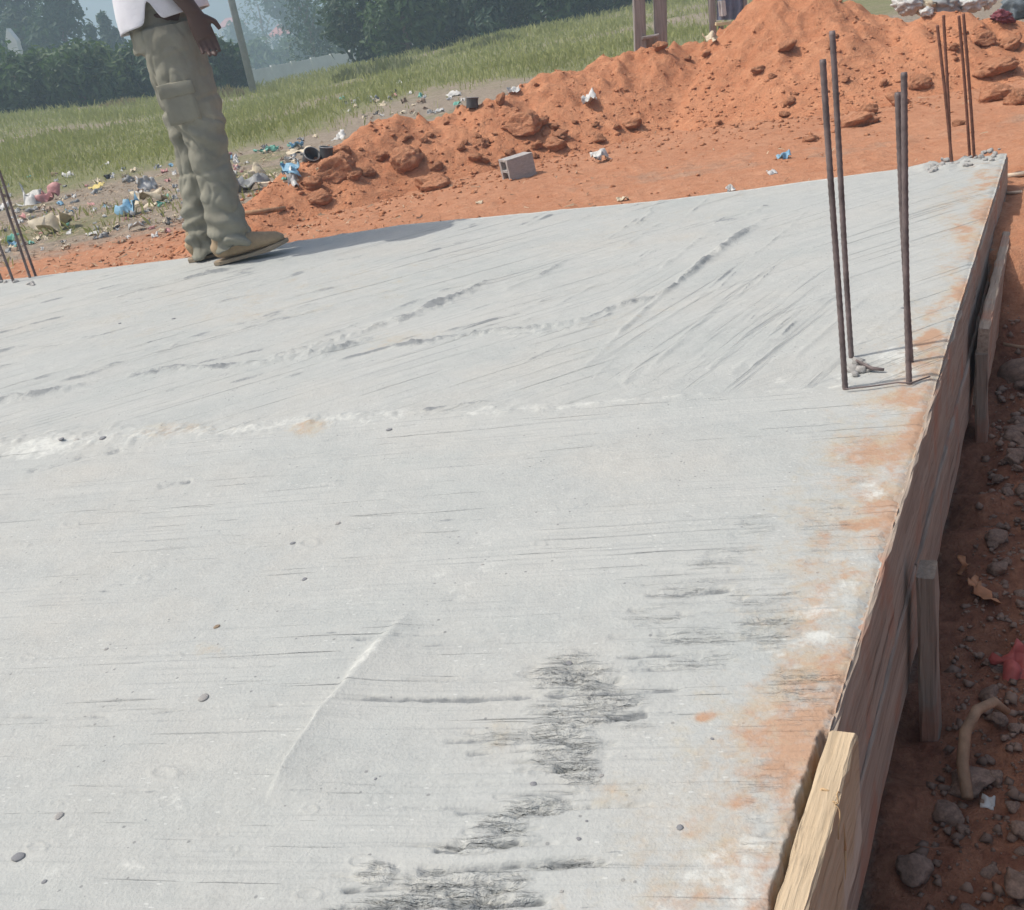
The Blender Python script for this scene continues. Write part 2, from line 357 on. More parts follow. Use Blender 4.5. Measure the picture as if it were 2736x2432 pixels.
def ground_z(x, y):
    x = np.asarray(x, float); y = np.asarray(y, float)
    z = -0.085 + 0.02 * fbm(x * 1.1, y * 1.1, 3) + 0.010 * fbm(x * 6, y * 6, 5)
    # the field climbs a little on the left, falls away in the middle distance
    left = np.interp(x / np.maximum(y, 1.0), [-0.6, -0.38, -0.15, 0.05, 0.3], [0.34, 0.30, -0.36, -0.05, 0.0])
    z = z + sstep(9, 33, y) * left
    crest = np.interp(x / np.maximum(y, 1.0), [-0.3, -0.2, -0.05, 0.02], [0.0, 1.0, 1.0, 0.0])
    z = z - sstep(35, 60, y) * 2.4 * (0.3 + 0.7 * crest) - sstep(60, 200, y) * 3.0 + sstep(220, 330, y) * 9.0
    # right of the slab: trodden bank far off, a dug strip close by
    a = along(x, y); d = out_d(x, y)
    ditch = sstep(-0.35, -0.05, d) * (1 - sstep(2.2, 2.65, a + 0.08 * fbm(x * 7, y * 7, 9)))
    depth = np.interp(a, [-2, 0.2, 1.0, 2.2, 2.6], [0.38, 0.36, 0.34, 0.30, 0.2])
    z = z - ditch * (depth + 0.04 * fbm(x * 9, y * 9, 21) + 0.02 * fbm(x * 22, y * 22, 22)) + ditch * 0.35 * sstep(0.55, 1.3, d)
    bank = sstep(-0.3, -0.02, d) * sstep(2.2, 2.65, a) * (1 - sstep(3.2, 4.2, a))
    z = z - bank * (0.03 + 0.02 * fbm(x * 12, y * 12, 23))
    # under the slab
    ins = (d < -0.12) & (y < far_y(x) - 0.10)
    return np.where(ins, np.minimum(z, -0.30), z)

RIDGE = [(560, 590, 5.35), (700, 520, 5.7), (860, 408, 6.1), (1010, 330, 6.4), (1130, 305, 6.5), (1310, 275, 6.6), (1420, 226, 6.75), (1560, 190, 6.9), (1700, 148, 7.0),
         (1830, 118, 7.1), (1900, 150, 7.15), (1950, 125, 7.1), (2000, 75, 7.05), (2065, -8, 7.0), (2150, -28, 6.9), (2250, 6, 6.8), (2340, 28, 6.7), (2440, 30, 6.55), (2560, 22, 6.45),
         (2680, 42, 6.35), (2760, 50, 6.3), (2950, 40, 6.3), (3200, 60, 6.4)]
RP = np.array([PY(*r) for r in RIDGE])
def heap_raw(x, y):
    h = np.full(np.shape(x), -9.0)
    for i in range(len(RP) - 1):
        a, b = RP[i], RP[i + 1]; ab = b[:2] - a[:2]
        t = np.clip(((x - a[0]) * ab[0] + (y - a[1]) * ab[1]) / (ab @ ab), 0, 1)
        dx = x - (a[0] + t * ab[0]); dy = y - (a[1] + t * ab[1]); zr = a[2] + t * (b[2] - a[2])
        d = np.sqrt(dx * dx + dy * dy)
        hh = zr - 0.60 * (np.sqrt(d * d + 0.05 ** 2) - 0.05) + 0.10 * np.clip(d - 0.7, 0, 9) ** 1.0
        h = np.maximum(h, hh)
    return h
def heap_z(x, y):
    x = np.asarray(x, float); y = np.asarray(y, float)
    wx = x + 0.10 * fbm(x * 2.3, y * 2.3, 31); wy = y + 0.10 * fbm(x * 2.3, y * 2.3, 35)
    h = heap_raw(wx, wy)
    amp = np.clip((h + 0.15) / 0.5, 0, 1)
    # gullies running down the right-hand face, lumps and crumbs elsewhere
    right = sstep(1.2, 2.6, x)
    h = h + amp * (0.060 * fbm(x * 2.4, y * 2.0, 41, 3) + 0.055 * fbm(x * 6, y * 6, 45, 3) + 0.026 * fbm(x * 17, y * 17, 49, 3) * (1 - 0.4 * right))
    gl = 1 - np.abs(vn(x * 6.5 + 1.5 * (y - 6), y * 1.2, 55)); h = h - right * amp * 0.045 * gl ** 3
    lump = np.clip(fbm(x * 13, y * 13, 61, 2) - 0.12, 0, 1); h = h + amp * (1 - right * 0.6) * 0.075 * lump
    return h
def surf_z(x, y): return np.maximum(ground_z(x, y), heap_z(x, y))
def hit(u, v, y0=0.8, y1=60.0, fn=surf_z):
    """first point of the terrain along a line of sight"""
    r = ray(u, v); ys = np.geomspace(y0, y1, 2500); t = ys / r[1]
    pts = np.array([0, 0, H]) + r * t[:, None]
    z = fn(pts[:, 0], pts[:, 1]); k = np.argmax(pts[:, 2] <= z)
    if pts[k, 2] > z[k]: k = len(ys) - 1
    return np.array([pts[k, 0], pts[k, 1], z[k]])
def pxm(p): return (p[1] * ct - (p[2] - H) * st) / F       # metres per photo pixel there

# ------------------------------------------------------------------ ground sheet
def axis(lo, hi, a, b, step, g=1.13):
    core = list(np.arange(a, b, step)); s = step; x = b
    while x < hi: core.append(x); s *= g; x += s
    core.append(hi); s = step; x = a - step; left = []
    while x > lo: left.append(x); s *= g; x -= s
    return np.array([lo] + left[::-1] + core)
gx = axis(-220, 220, -3.6, 4.0, 0.022); gy = axis(-40, 330, 0.4, 7.2, 0.024, 1.05)
GX, GY = np.meshgrid(gx, gy); gxf, gyf = GX.ravel(), GY.ravel()
GZ = ground_z(gxf, gyf)
near = (gxf > -4) & (gxf < 5) & (gyf < 9)
GZ = GZ + np.where(near, 0.006 * fbm(gxf * 26, gyf * 26, 71, 2), 0)
me = mesh_np('ground', np.stack([gxf, gyf, GZ], 1), grid_faces(len(gy), len(gx)))
gu, gv = proj(gxf, np.maximum(gyf, 0.3), GZ)
hr = heap_raw(gxf, gyf)
org = np.clip(1.0 + (hr + 0.12) * 0.62, 0, 1) * (gyf > 3)
org = np.where(gyf > 3, np.maximum(org, sstep(-2.6, 0.2, gxf) * (1 - sstep(0.7, 1.3, gyf - far_y(gxf)))), org)
org = np.where((out_d(gxf, gyf) > 0) & (gyf < 8), np.maximum(org, 0.75), org)
behind = gyf - np.interp(gxf, RP[:, 0], RP[:, 1])
org = np.where((behind > 0.5) & (gxf < 9), org * np.clip(1.2 - behind * 0.8, 0, 1), org)
gstart = np.interp(gxf, [-6, -3.5, -1.2, 0.0, 1.5], [11.6, 10.4, 11.6, 12.4, 12.4])
green = (1 - 0.6 * sstep(0.1, 0.5, -fbm(gxf * 0.45, gyf * 0.25, 611, 3))) * (1 - 0.35 * sstep(3.4, 5.0, gxf) * (gyf < 26)) * np.maximum(sstep(-2.5, 1.0, gyf - gstart), 0.55 * sstep(0.0, 0.4, fbm(gxf * 1.2, gyf * 1.0, 77, 3)) * sstep(5.6, 6.4, gyf) * (gxf < 0.5)) * (1 - np.clip(org, 0, 1))
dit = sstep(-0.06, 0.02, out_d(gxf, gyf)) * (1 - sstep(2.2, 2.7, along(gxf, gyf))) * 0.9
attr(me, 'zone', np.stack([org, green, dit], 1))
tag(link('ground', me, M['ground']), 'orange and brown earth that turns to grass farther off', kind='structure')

# ------------------------------------------------------------------ soil heap
hx = np.arange(-2.2, 5.4, 0.0155); hy = np.arange(4.7, 9.2, 0.0175)
HX, HYY = np.meshgrid(hx, hy); hz = heap_z(HX.ravel(), HYY.ravel()); gz0 = ground_z(HX.ravel(), HYY.ravel())
hz = np.maximum(hz, gz0 - 0.05).reshape(HX.shape)
keep = (hz > gz0.reshape(HX.shape) - 0.045)
fq = grid_faces(len(hy), len(hx)); kk = keep.ravel()[fq].any(1); fq = fq[kk]
used = np.unique(fq); remap = np.full(HX.size, -1); remap[used] = np.arange(len(used))
me = mesh_np('soil_heap', np.stack([HX.ravel()[used], HYY.ravel()[used], hz.ravel()[used]], 1), remap[fq])
tag(link('soil_heap', me, M['soil']), 'long heap of loose orange-red soil beyond the slab', 'soil heap')

# ------------------------------------------------------------------ concrete slab
NR, NC = 880, 640
near_l = np.array([-1.05, 0.50]); near_r = np.array([edge_x(0.50), 0.50])
u = np.concatenate([np.linspace(0, 1, NC)])
wv = (np.geomspace(0.5, 4.6, NR) - 0.5) / 4.1
fx = -2.62 + (C1[0] + 2.62) * u; fy = far_y(fx)
nx = near_l[0] + (near_r[0] - near_l[0]) * u; ny = np.full(NC, 0.5)
SX = nx[None] + (fx - nx)[None] * wv[:, None]; SY = ny[None] + (fy - ny)[None] * wv[:, None]
x = SX.ravel(); y = SY.ravel()
U, V = proj(x, y, np.zeros_like(x)); VPX = V
def pdist(pts, pad=None):
    """pixel distance to a polyline, signed side, position along; pad limits the work to the line's surroundings"""
    best = np.full(U.shape, 1e9); side = np.zeros(U.shape); pos = np.zeros(U.shape); L = 0; A = np.array(pts, float)
    if pad is None: sel = np.arange(U.size)
    else: sel = np.nonzero((U > A[:, 0].min() - pad) & (U < A[:, 0].max() + pad) & (V > A[:, 1].min() - pad) & (V < A[:, 1].max() + pad))[0]
    u_, v_ = U[sel], V[sel]; bb = np.full(len(sel), 1e9); ss = np.zeros(len(sel)); pp = np.zeros(len(sel))
    for i in range(len(pts) - 1):
        a, b = A[i], A[i + 1]; ab = b - a; n2 = ab @ ab
        t = np.clip(((u_ - a[0]) * ab[0] + (v_ - a[1]) * ab[1]) / n2, 0, 1)
        dx = u_ - a[0] - t * ab[0]; dy = v_ - a[1] - t * ab[1]; d = np.hypot(dx, dy); m = d < bb
        bb[m] = d[m]; ss[m] = (ab[0] * dy - ab[1] * dx)[m]; pp[m] = (L + t * math.sqrt(n2))[m]; L += math.sqrt(n2)
    best[sel] = bb; side[sel] = np.sign(ss); pos[sel] = pp / L
    return best, side, pos
def blob(cu, cv, ru, rv, rot=0.0, soft=0.6):
    c, s = math.cos(math.radians(rot)), math.sin(math.radians(rot))
    a = ((U - cu) * c + (V - cv) * s) / ru; b = (-(U - cu) * s + (V - cv) * c) / rv
    return 1 - sstep(1 - soft, 1 + soft, np.hypot(a, b))
def taper(pos, a=0.15, b=0.15): return sstep(0, a, pos) * (1 - sstep(1 - b, 1, pos))
Z = 0.006 * fbm(x * 1.3, y * 1.3, 101, 3) + 0.0012 * fbm(x * 9, y * 9, 103, 3)
du, dw, dd = np.zeros_like(x), np.zeros_like(x), np.zeros_like(x)
wob = 9 * fbm(x * 7, y * 7, 111, 3)
# --- far bay: long trowel streaks
jl = pdist([(-200, 1200), (0, 1185), (300, 1165), (620, 1150), (960, 1112), (1400, 1098), (1800, 1062), (2120, 1040), (2480, 1015)])
farbay = (jl[1] < 0)
dA = np.array(P(1320, 730)[:2]) - P(330, 1010)[:2]; dA /= np.linalg.norm(dA); nA = np.array([-dA[1], dA[0]])
sA = x * dA[0] + y * dA[1]; pA = x * nA[0] + y * nA[1]
strk = vn(pA * 60, sA * 1.3, 121) + 0.7 * vn(pA * 130, sA * 2.1, 123)
rightfan = sstep(1500, 1800, U)
mA = farbay * (1 - rightfan) * sstep(0.0, 0.5, fbm(pA * 5, sA * 0.9, 125, 3) + 0.25)
Z += 0.0022 * mA * np.clip(strk - 0.35, 0, 2) - 0.0018 * mA * np.clip(-strk - 0.5, 0, 2); dd = np.maximum(dd, 0.55 * mA * np.clip(strk - 0.45, 0, 1))
dB = np.array(P(2080, 760)[:2]) - P(1640, 1060)[:2]; dB /= np.linalg.norm(dB); nB = np.array([-dB[1], dB[0]])
sB = x * dB[0] + y * dB[1]; pB = x * nB[0] + y * nB[1]
mB = farbay * sstep(1540, 1740, U) * (1 - sstep(2180, 2330, U)) * sstep(640, 760, V) * (1 - sstep(1020, 1060, V))
gr = vn(pB * 22, sB * 0.7, 131) + 0.5 * vn(pB * 55, sB * 1.5, 133)
Z += mB * 0.0022 * np.clip(gr - 0.05, 0, 2); dd = np.maximum(dd, 0.28 * mB * np.clip(gr - 0.1, 0, 1))
# --- mounded ridges of slurry pushed up by the screed
RIDGES = [([(-80, 1082), (60, 1062), (150, 1046), (235, 1028)], 9, 0.009, 1), ([(-40, 1046), (120, 1010), (300, 960), (480, 915), (700, 850)], 5, 0.004, 0), ([(320, 1014), (400, 997), (480, 988), (600, 982), (720, 966), (860, 946), (960, 912)], 7, 0.008, 1),
          ([(700, 960), (800, 940), (880, 915), (960, 890), (1100, 840), (1230, 785), (1340, 732)], 9, 0.010, 1), ([(740, 945), (900, 888), (1050, 826), (1250, 748)], 5, 0.005, 0), ([(790, 955), (880, 940), (1000, 900)], 8, 0.007, 1),
          ([(990, 932), (1090, 922), (1180, 908), (1320, 886), (1450, 878), (1540, 862), (1640, 825), (1740, 800), (1800, 770), (1880, 700), (1960, 640), (2075, 558)], 8, 0.010, 1),
          ([(1330, 900), (1460, 892), (1560, 872), (1650, 835)], 6, 0.006, 1), ([(1640, 905), (1700, 850), (1760, 800), (1840, 735)], 5, 0.005, 0), ([(290, 805), (420, 765), (560, 728), (640, 715)], 5, 0.006, 1), ([(300, 820), (450, 780), (600, 740), (700, 720)], 4, 0.004, 0),
          ([(1340, 775), (1440, 735), (1520, 690)], 4, 0.005, 0), ([(1640, 620), (1700, 600), (1750, 560)], 5, 0.004, 1), ([(150, 1020), (400, 950), (600, 890), (900, 790)], 4, 0.004, 0), ([(1900, 600), (1980, 580), (2060, 545)], 7, 0.005, 1),
          ([(1760, 720), (1840, 660), (1880, 630)], 4, 0.004, 0), ([(60, 950), (300, 890), (520, 830)], 4, 0.003, 0), ([(1120, 1100), (1240, 1082), (1330, 1075)], 5, 0.006, 1)]
F25 = 5 * fbm(x * 25, y * 25, 145, 2); F6 = fbm(x * 6, y * 6, 147, 2); F70 = fbm(x * 70, y * 70, 141, 3); F30b = fbm(x * 30, y * 30, 143, 2); F14 = np.clip(0.6 + fbm(x * 14, y * 14, 149, 2), 0, 1.3)
for pts, wpx, hgt, rough in RIDGES:
    d, s, p = pdist(pts, 90); d = d + wob * 0.35 + F25 * 0.6; wv_ = wpx * (0.5 + 0.6 * np.clip(0.5 + F6, 0, 1))
    g = np.exp(-(d / wv_) ** 2) * taper(p, 0.12, 0.12)
    tex = 1 + (1.1 * F70 if rough else 0.25 * F30b)
    Z += hgt * 0.8 * g * np.clip(tex, 0, 2.5); dd = np.maximum(dd, (0.80 if rough else 0.6) * np.exp(-(d / (wv_ * 1.1)) ** 2) * taper(p, 0.08, 0.08) * np.clip(0.75 + 0.9 * F14 - 0.55, 0.35, 1.2))
# long thin drag lines that follow the trowel
LRND = random.Random(5)
for k in range(95):
    cu = LRND.uniform(-100, 2150); cv = LRND.uniform(640, 1060) - max(0, (cu - 300)) * 0.10; f_ = min(1, max(0, (cu - 1250) / 700)); L = LRND.uniform(120, 520) * (1 - 0.5 * f_)
    ang = math.radians(-16 - 27 * f_ + LRND.uniform(-3, 3)); dr = np.array([math.cos(ang), math.sin(ang)]); mid_ = np.array([cu, cv]); bow = LRND.uniform(-8, 8)
    d, s, p = pdist([tuple(mid_ - dr * L / 2), tuple(mid_ + np.array([0, bow])), tuple(mid_ + dr * L / 2)], 60); sgn = d * s + wob * 0.3
    w_ = LRND.uniform(2.0, 4.5); hh_ = LRND.uniform(0.001, 0.0032); tp = taper(p, 0.3, 0.3) * farbay * F14
    Z += hh_ * np.exp(-(sgn / w_) ** 2) * tp; dd = np.maximum(dd, LRND.uniform(0.45, 0.85) * np.exp(-((sgn - w_ * 0.6) / w_) ** 2) * tp)
# fan of raised lines on the right of the far bay
for k in range(13):
    a0 = np.array([1560 + k * 52 + random.uniform(-34, 34), 1052 - k * 4 + random.uniform(-60, 0)]); L = random.uniform(120, 420)
    dr = np.array([0.72 + 0.01 * k, -0.69]); pts = [tuple(a0), tuple(a0 + dr * L * 0.5 + [random.uniform(-6, 6), 0]), tuple(a0 + dr * L)]
    d, s, p = pdist(pts, 90); d = d + wob * 0.3
    Z += random.uniform(0.0012, 0.004) * np.exp(-(d / random.uniform(4, 9)) ** 2) * np.clip(0.5 + F14 * 0.6, 0.2, 1.2) * taper(p, 0.1, 0.4)
    dd = np.maximum(dd, 0.33 * np.exp(-((d - 5) / 6) ** 2) * taper(p))
# --- the cold joint: crumbly pale mortar
d, s, p = jl; g = np.exp(-((d + wob * 1.2) / (10 + 20 * sstep(0.55, 0.1, p))) ** 2)
Z += g * (0.002 + 0.007 * np.clip(fbm(x * 38, y * 38, 151, 3), -0.2, 1)) * (1 - 0.55 * sstep(0.35, 0.8, p))
Z -= 0.006 * (1 - farbay) * sstep(0, 60, d) * 1.0
dw = np.maximum(dw, 0.58 * g); du = np.maximum(du, 0.42 * (blob(450, 1150, 110, 22, -8) + blob(820, 1143, 70, 20, -8) + 0.5 * blob(600, 1150, 80, 16, -8)))
dw = np.maximum(dw, 0.8 * blob(110, 1195, 110, 26, -6)); dw = np.maximum(dw, 0.5 * blob(980, 1120, 220, 20, -6))
# --- near bay: overlapping skim coat whose sun-facing lip is also painted pale, as lit
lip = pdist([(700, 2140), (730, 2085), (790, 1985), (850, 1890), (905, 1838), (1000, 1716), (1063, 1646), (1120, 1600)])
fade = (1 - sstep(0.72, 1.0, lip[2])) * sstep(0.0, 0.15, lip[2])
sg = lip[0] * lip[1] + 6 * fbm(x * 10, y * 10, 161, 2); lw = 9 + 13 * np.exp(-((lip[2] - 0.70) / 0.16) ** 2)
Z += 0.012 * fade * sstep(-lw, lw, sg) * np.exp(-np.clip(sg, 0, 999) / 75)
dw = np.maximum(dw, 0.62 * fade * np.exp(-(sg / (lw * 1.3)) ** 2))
# fine horizontal screed lines
dC = np.array(P(1700, 1850)[:2]) - P(0, 1895)[:2]; dC /= np.linalg.norm(dC); nC = np.array([-dC[1], dC[0]])
sC = x * dC[0] + y * dC[1]; pC = x * nC[0] + y * nC[1]
ln = vn(pC * 90, sC * 2.0, 171) + 0.8 * vn(pC * 190, sC * 3.1, 173)
mC = (~farbay) * sstep(0.05, 0.55, fbm(pC * 6, sC * 1.5, 175, 3) + 0.2) * (0.35 + 0.65 * sstep(600, 1200, U))
Z -= 0.0016 * mC * np.clip(ln - 0.25, 0, 2); dd = np.maximum(dd, 0.5 * mC * np.clip(ln - 0.45, 0, 1))
GROOVES = [([(860, 1870), (1000, 1862), (1200, 1856), (1450, 1846)], 4.0, 0.007, 1.0), ([(1450, 1846), (1640, 1838), (1830, 1825)], 4.5, 0.005, 0.7), ([(380, 1898), (560, 1880), (860, 1872)], 3.0, 0.004, 0.55),
           ([(1180, 1970), (1350, 1958), (1560, 1950)], 3.5, 0.004, 0.6), ([(1620, 1905), (1680, 1898), (1730, 1893)], 5, 0.008, 1.0),
           ([(1310, 2115), (1420, 2108), (1560, 2100)], 4, 0.006, 0.8), ([(1210, 2155), (1330, 2148), (1480, 2140)], 5, 0.006, 0.9), ([(1560, 2142), (1680, 2138), (1740, 2132)], 3, 0.004, 0.6),
           ([(1100, 2310), (1230, 2300), (1430, 2290), (1600, 2283)], 6, 0.010, 1.0), ([(900, 2362), (1000, 2358), (1150, 2350), (1260, 2345)], 4, 0.007, 0.9), ([(900, 2408), (1100, 2400), (1470, 2392)], 6, 0.009, 1.0),
           ([(1150, 2255), (1250, 2240), (1390, 2230)], 5, 0.007, 0.9), ([(930, 1700), (1100, 1690), (1400, 1668)], 3, 0.003, 0.5), ([(1720, 1580), (1850, 1570), (1960, 1560)], 4, 0.005, 0.7),
           ([(1080, 1722), (1240, 1705), (1350, 1695)], 3, 0.003, 0.5), ([(930, 1815), (1100, 1808), (1300, 1800)], 2.5, 0.003, 0.45), ([(1640, 1780), (1760, 1772), (1870, 1770)], 4, 0.005, 0.6),
           ([(1640, 1745), (1760, 1735), (1880, 1728)], 4, 0.005, 0.6), ([(1620, 1690), (1760, 1690), (1900, 1690)], 4, 0.005, 0.5), ([(0, 1905), (160, 1903), (300, 1905)], 3, 0.003, 0.4),
           ([(420, 1290), (470, 1280), (510, 1276)], 5, 0.005, 0.6), ([(70, 1255), (200, 1220), (330, 1195)], 3, 0.004, 0.5), ([(1240, 2000), (1400, 1990), (1500, 1985)], 3, 0.004, 0.5)]
F30 = 4 * fbm(x * 30, y * 30, 181, 2); F40 = fbm(x * 40, y * 40, 183, 2)
for pts, wpx, dep, dk in GROOVES:
    d, s, p = pdist(pts, 70); d = d + F30 + wob * 0.25; wpx = wpx * 1.35
    k = (0.55 + 0.75 * np.clip(F40 + 0.25, 0, 1)) * taper(p, 0.06, 0.06)
    Z -= dep * np.exp(-(d / wpx) ** 2) * k; dd = np.maximum(dd, min(1.2, dk * 1.25) * np.exp(-(d / (wpx * 1.1)) ** 2) * k)
# torn, rough mortar; shade in its pits and lines is painted dark too
ROUGH = [(1530, 1800, 110, 60, -4, 1.0), (1560, 1880, 150, 50, -4, 1.0), (1500, 1985, 95, 75, 10, 1.0), (1540, 2040, 60, 55, 0, 0.9), (1430, 2145, 90, 26, -6, 0.9), (1330, 2185, 80, 28, -8, 0.6),
         (1280, 2240, 140, 24, -6, 0.9), (1220, 2340, 170, 45, -3, 1.0), (1150, 2400, 260, 32, -3, 1.0), (1000, 2320, 60, 30, 0, 0.7), (1500, 2295, 100, 14, -4, 0.9), (1760, 1630, 120, 30, -8, 0.5),
         (1850, 1560, 130, 26, -8, 0.5), (1930, 1480, 110, 40, -12, 0.4), (2010, 1400, 60, 60, 20, 0.32), (1850, 1730, 140, 70, -4, 0.5), (2050, 1650, 90, 70, 0, 0.6), (2030, 1560, 120, 90, -10, 0.45),
         (2150, 1850, 130, 120, 10, 0.4), (2200, 1420, 90, 150, 18, 0.36), (2040, 2150, 90, 160, 12, 0.38), (2290, 1200, 70, 120, 18, 0.3), (1700, 1930, 60, 30, 0, 0.4), (2190, 1110, 50, 30, 0, 0.3), (1350, 1960, 160, 25, -3, 0.5)]
rm = np.zeros_like(x)
for cu, cv, ru, rv, ro, stg in ROUGH: rm = np.maximum(rm, stg * blob(cu, cv, ru, rv, ro, 0.55))
rm = np.clip((rm + 0.75 * rm * fbm(pC * 34, sC * 7, 191, 3) + 0.35 * rm * fbm(pC * 90, sC * 22, 197, 2) - 0.22) * 1.35, 0, 1.0)
tor = fbm(pC * 120, sC * 50, 193, 3, 0.7) + 0.5 * vn(pC * 45, sC * 9, 195)
Z += rm * (0.0040 * np.clip(tor, -1, 1) - 0.0030 * np.clip(-tor - 0.1, 0, 1) - 0.0005)
dd = np.maximum(dd, 0.30 * rm ** 1.5 * sstep(-0.05, -0.4, tor))
TR = random.Random(11)
for cu, cv, ru, rv, ro, stg in ROUGH:
    for q in range(int(3 + rv * ru / 1100)):
        rr_, aa_ = math.sqrt(TR.random()), TR.uniform(0, 6.28); mu, mv = cu + ru * 0.95 * rr_ * math.cos(aa_), cv + rv * 0.95 * rr_ * math.sin(aa_); L = TR.uniform(40, 170) * (0.6 + 0.6 * stg)
        d, s, p = pdist([(mu - L / 2, mv + L * 0.022), (mu, mv + TR.uniform(-4, 4)), (mu + L / 2, mv - L * 0.026)], 30); d = d + F30 * 0.9
        w_ = TR.uniform(2.6, 5.0) * (0.6 + 0.4 * mv / 2000); tp = taper(p, 0.2, 0.2) * np.clip(0.45 + 1.1 * F40, 0.05, 1.3) * stg
        Z -= TR.uniform(0.004, 0.009) * np.exp(-(d / w_) ** 2) * tp; dd = np.maximum(dd, TR.uniform(0.3, 0.6) * np.exp(-(d / w_) ** 2) * tp * stg)
for q in range(60):                                            # stray long screed lines over the near bay
    mu, mv, L = TR.uniform(200, 2000), TR.uniform(1350, 2420), TR.uniform(100, 460)
    d, s, p = pdist([(mu - L / 2, mv + L * 0.022), (mu, mv + TR.uniform(-5, 5)), (mu + L / 2, mv - L * 0.026)], 30); d = d + F30 * 0.5; tp = taper(p, 0.25, 0.25) * np.clip(0.4 + 1.1 * F40, 0, 1.2)
    Z -= TR.uniform(0.0008, 0.002) * np.exp(-(d / 3.4) ** 2) * tp; dd = np.maximum(dd, TR.uniform(0.35, 0.8) * np.exp(-(d / 3.2) ** 2) * tp)
# faint footprints and ring marks
BRW = np.clip(0.78 + 0.8 * fbm(x * 30, y * 24, 217, 4, 0.65), 0, 1.2)
for k in range(30):
    cu, cv, rr = random.uniform(60, 1500), random.uniform(1280, 2400), random.uniform(7, 22)
    d = np.hypot((U - cu) / (rr * 1.7), (V - cv) / (rr * 0.75)) + 0.25 * F40
    ring = np.exp(-((d - 1) / 0.22) ** 2); Z += 0.0018 * ring * (k % 3 != 0); dw = np.maximum(dw, random.uniform(0.2, 0.5) * ring)
for cu, cv, ru, rv, ro, stg in ((1250, 1500, 130, 60, -20, 0.55), (1310, 1430, 70, 70, -40, 0.5), (1240, 1560, 60, 25, -25, 0.62), (560, 2080, 120, 60, -25, 0.5), (500, 2130, 90, 40, -10, 0.55), (200, 2240, 60, 40, -20, 0.66),
                               (340, 2300, 40, 26, 0, 0.6), (860, 1290, 60, 14, -4, 0.6), (400, 1500, 140, 60, -10, 0.38), (120, 2300, 140, 60, -20, 0.4), (380, 2400, 160, 50, 0, 0.45), (1020, 1520, 120, 50, -15, 0.4),
                               (2130, 1705, 130, 26, -14, 0.98), (2190, 1625, 80, 18, -4, 0.85), (2230, 1860, 60, 18, 20, 0.85), (1930, 2330, 100, 80, 0, 0.95), (1880, 2420, 110, 60, 0, 0.8), (2010, 2240, 60, 40, 0, 0.6),
                               (2400, 955, 70, 36, 0, 0.9), (2350, 1000, 110, 20, -6, 0.8), (2330, 1290, 50, 50, 10, 0.7), (2560, 430, 60, 16, -8, 0.6), (2380, 1085, 70, 26, -8, 0.7), (2150, 1010, 160, 14, -6, 0.5), (1480, 1290, 300, 20, -5, 0.25), (2240, 1560, 90, 40, 0, 0.6)):
    dw = np.maximum(dw, stg * blob(cu, cv, ru * 1.1, rv * 1.1, ro, 0.9) * BRW)
# orange dust trodden along the formwork
BRK = np.clip(0.72 + 0.9 * fbm(x * 17, y * 17, 215, 4, 0.65), 0, 1.25)
ee = -out_d(x, y); al = along(x, y)
du = np.maximum(du, 0.85 * np.exp(-(ee / (0.075 + 0.03 * np.sin(al * 5) + 0.02 * al)) ** 2) * (0.62 + 0.75 * fbm(al * 6, ee * 14, 211, 4)) * (1 - 0.3 * sstep(2.4, 3.2, al)))
du = np.maximum(du, 0.74 * np.exp(-(ee / 0.15) ** 2) * (0.8 + 0.6 * fbm(x * 9, y * 9, 213, 3)) * (1 - 0.6 * sstep(1.2, 1.8, al)))
for cu, cv, ru, rv, ro, stg in ((2200, 2050, 60, 190, 16, 0.95), (1860, 1905, 50, 18, -10, 0.9), (1950, 2140, 110, 26, -10, 0.85), (2080, 2060, 80, 60, 0, 0.5), (2040, 2330, 40, 110, 12, 0.95), (2260, 1520, 70, 45, -8, 0.9), (2180, 1435, 90, 30, -8, 0.75),
                               (2300, 1390, 80, 26, -8, 0.8), (2350, 1215, 55, 14, -6, 0.9), (2375, 1150, 80, 60, 10, 0.75), (2390, 1110, 70, 40, 0, 0.55), (2480, 905, 50, 24, -25, 0.9), (2580, 605, 50, 16, -8, 0.9), (2600, 660, 40, 12, -5, 0.8), (2630, 480, 50, 50, 0, 0.8),
                               (2060, 1510, 20, 12, 0, 0.8), (1640, 2090, 60, 40, -10, 0.4), (1320, 1960, 120, 40, 0, 0.3), (600, 2200, 30, 20, 0, 0.55), (570, 1730, 60, 24, 0, 0.33), (1050, 910, 180, 40, -10, 0.3), (700, 800, 500, 60, -10, 0.32), (1650, 870, 150, 60, -20, 0.33), (1740, 600, 300, 80, -10, 0.25), (1950, 1870, 90, 70, 0, 0.45), (2000, 1780, 90, 50, -10, 0.45)):
    du = np.maximum(du, 0.92 * stg * blob(cu, cv, ru * 1.15, rv * 1.15, ro, 0.95) * BRK)
# broken corner and uneven arris
er = 0.010 * fbm(al * 26, 0 * al, 221, 3) + 0.006 * fbm(al * 90, 0 * al, 223, 2)
Z -= np.clip(0.010 + er - ee, 0, 0.03) * 0.4
Z -= 0.07 * (1 - sstep(0.252, 0.262, al)) * (1 - sstep(0.004, 0.009, ee + 0.30 * er + 0.004 * sstep(0.12, 0.0, al)))
fe = far_y(x) - y; dw = np.maximum(dw, 0.75 * np.exp(-(fe / 0.035) ** 2) * sstep(-1.6, -0.9, x) * (1 - sstep(1.3, 1.7, x)))  # far rim painted pale to stand for its sunlit edge
cor = blob(2560, 432, 110, 26, -9, 0.6); Z += cor * (0.016 * np.clip(fbm(x * 20, y * 20, 231, 3), -0.1, 1))
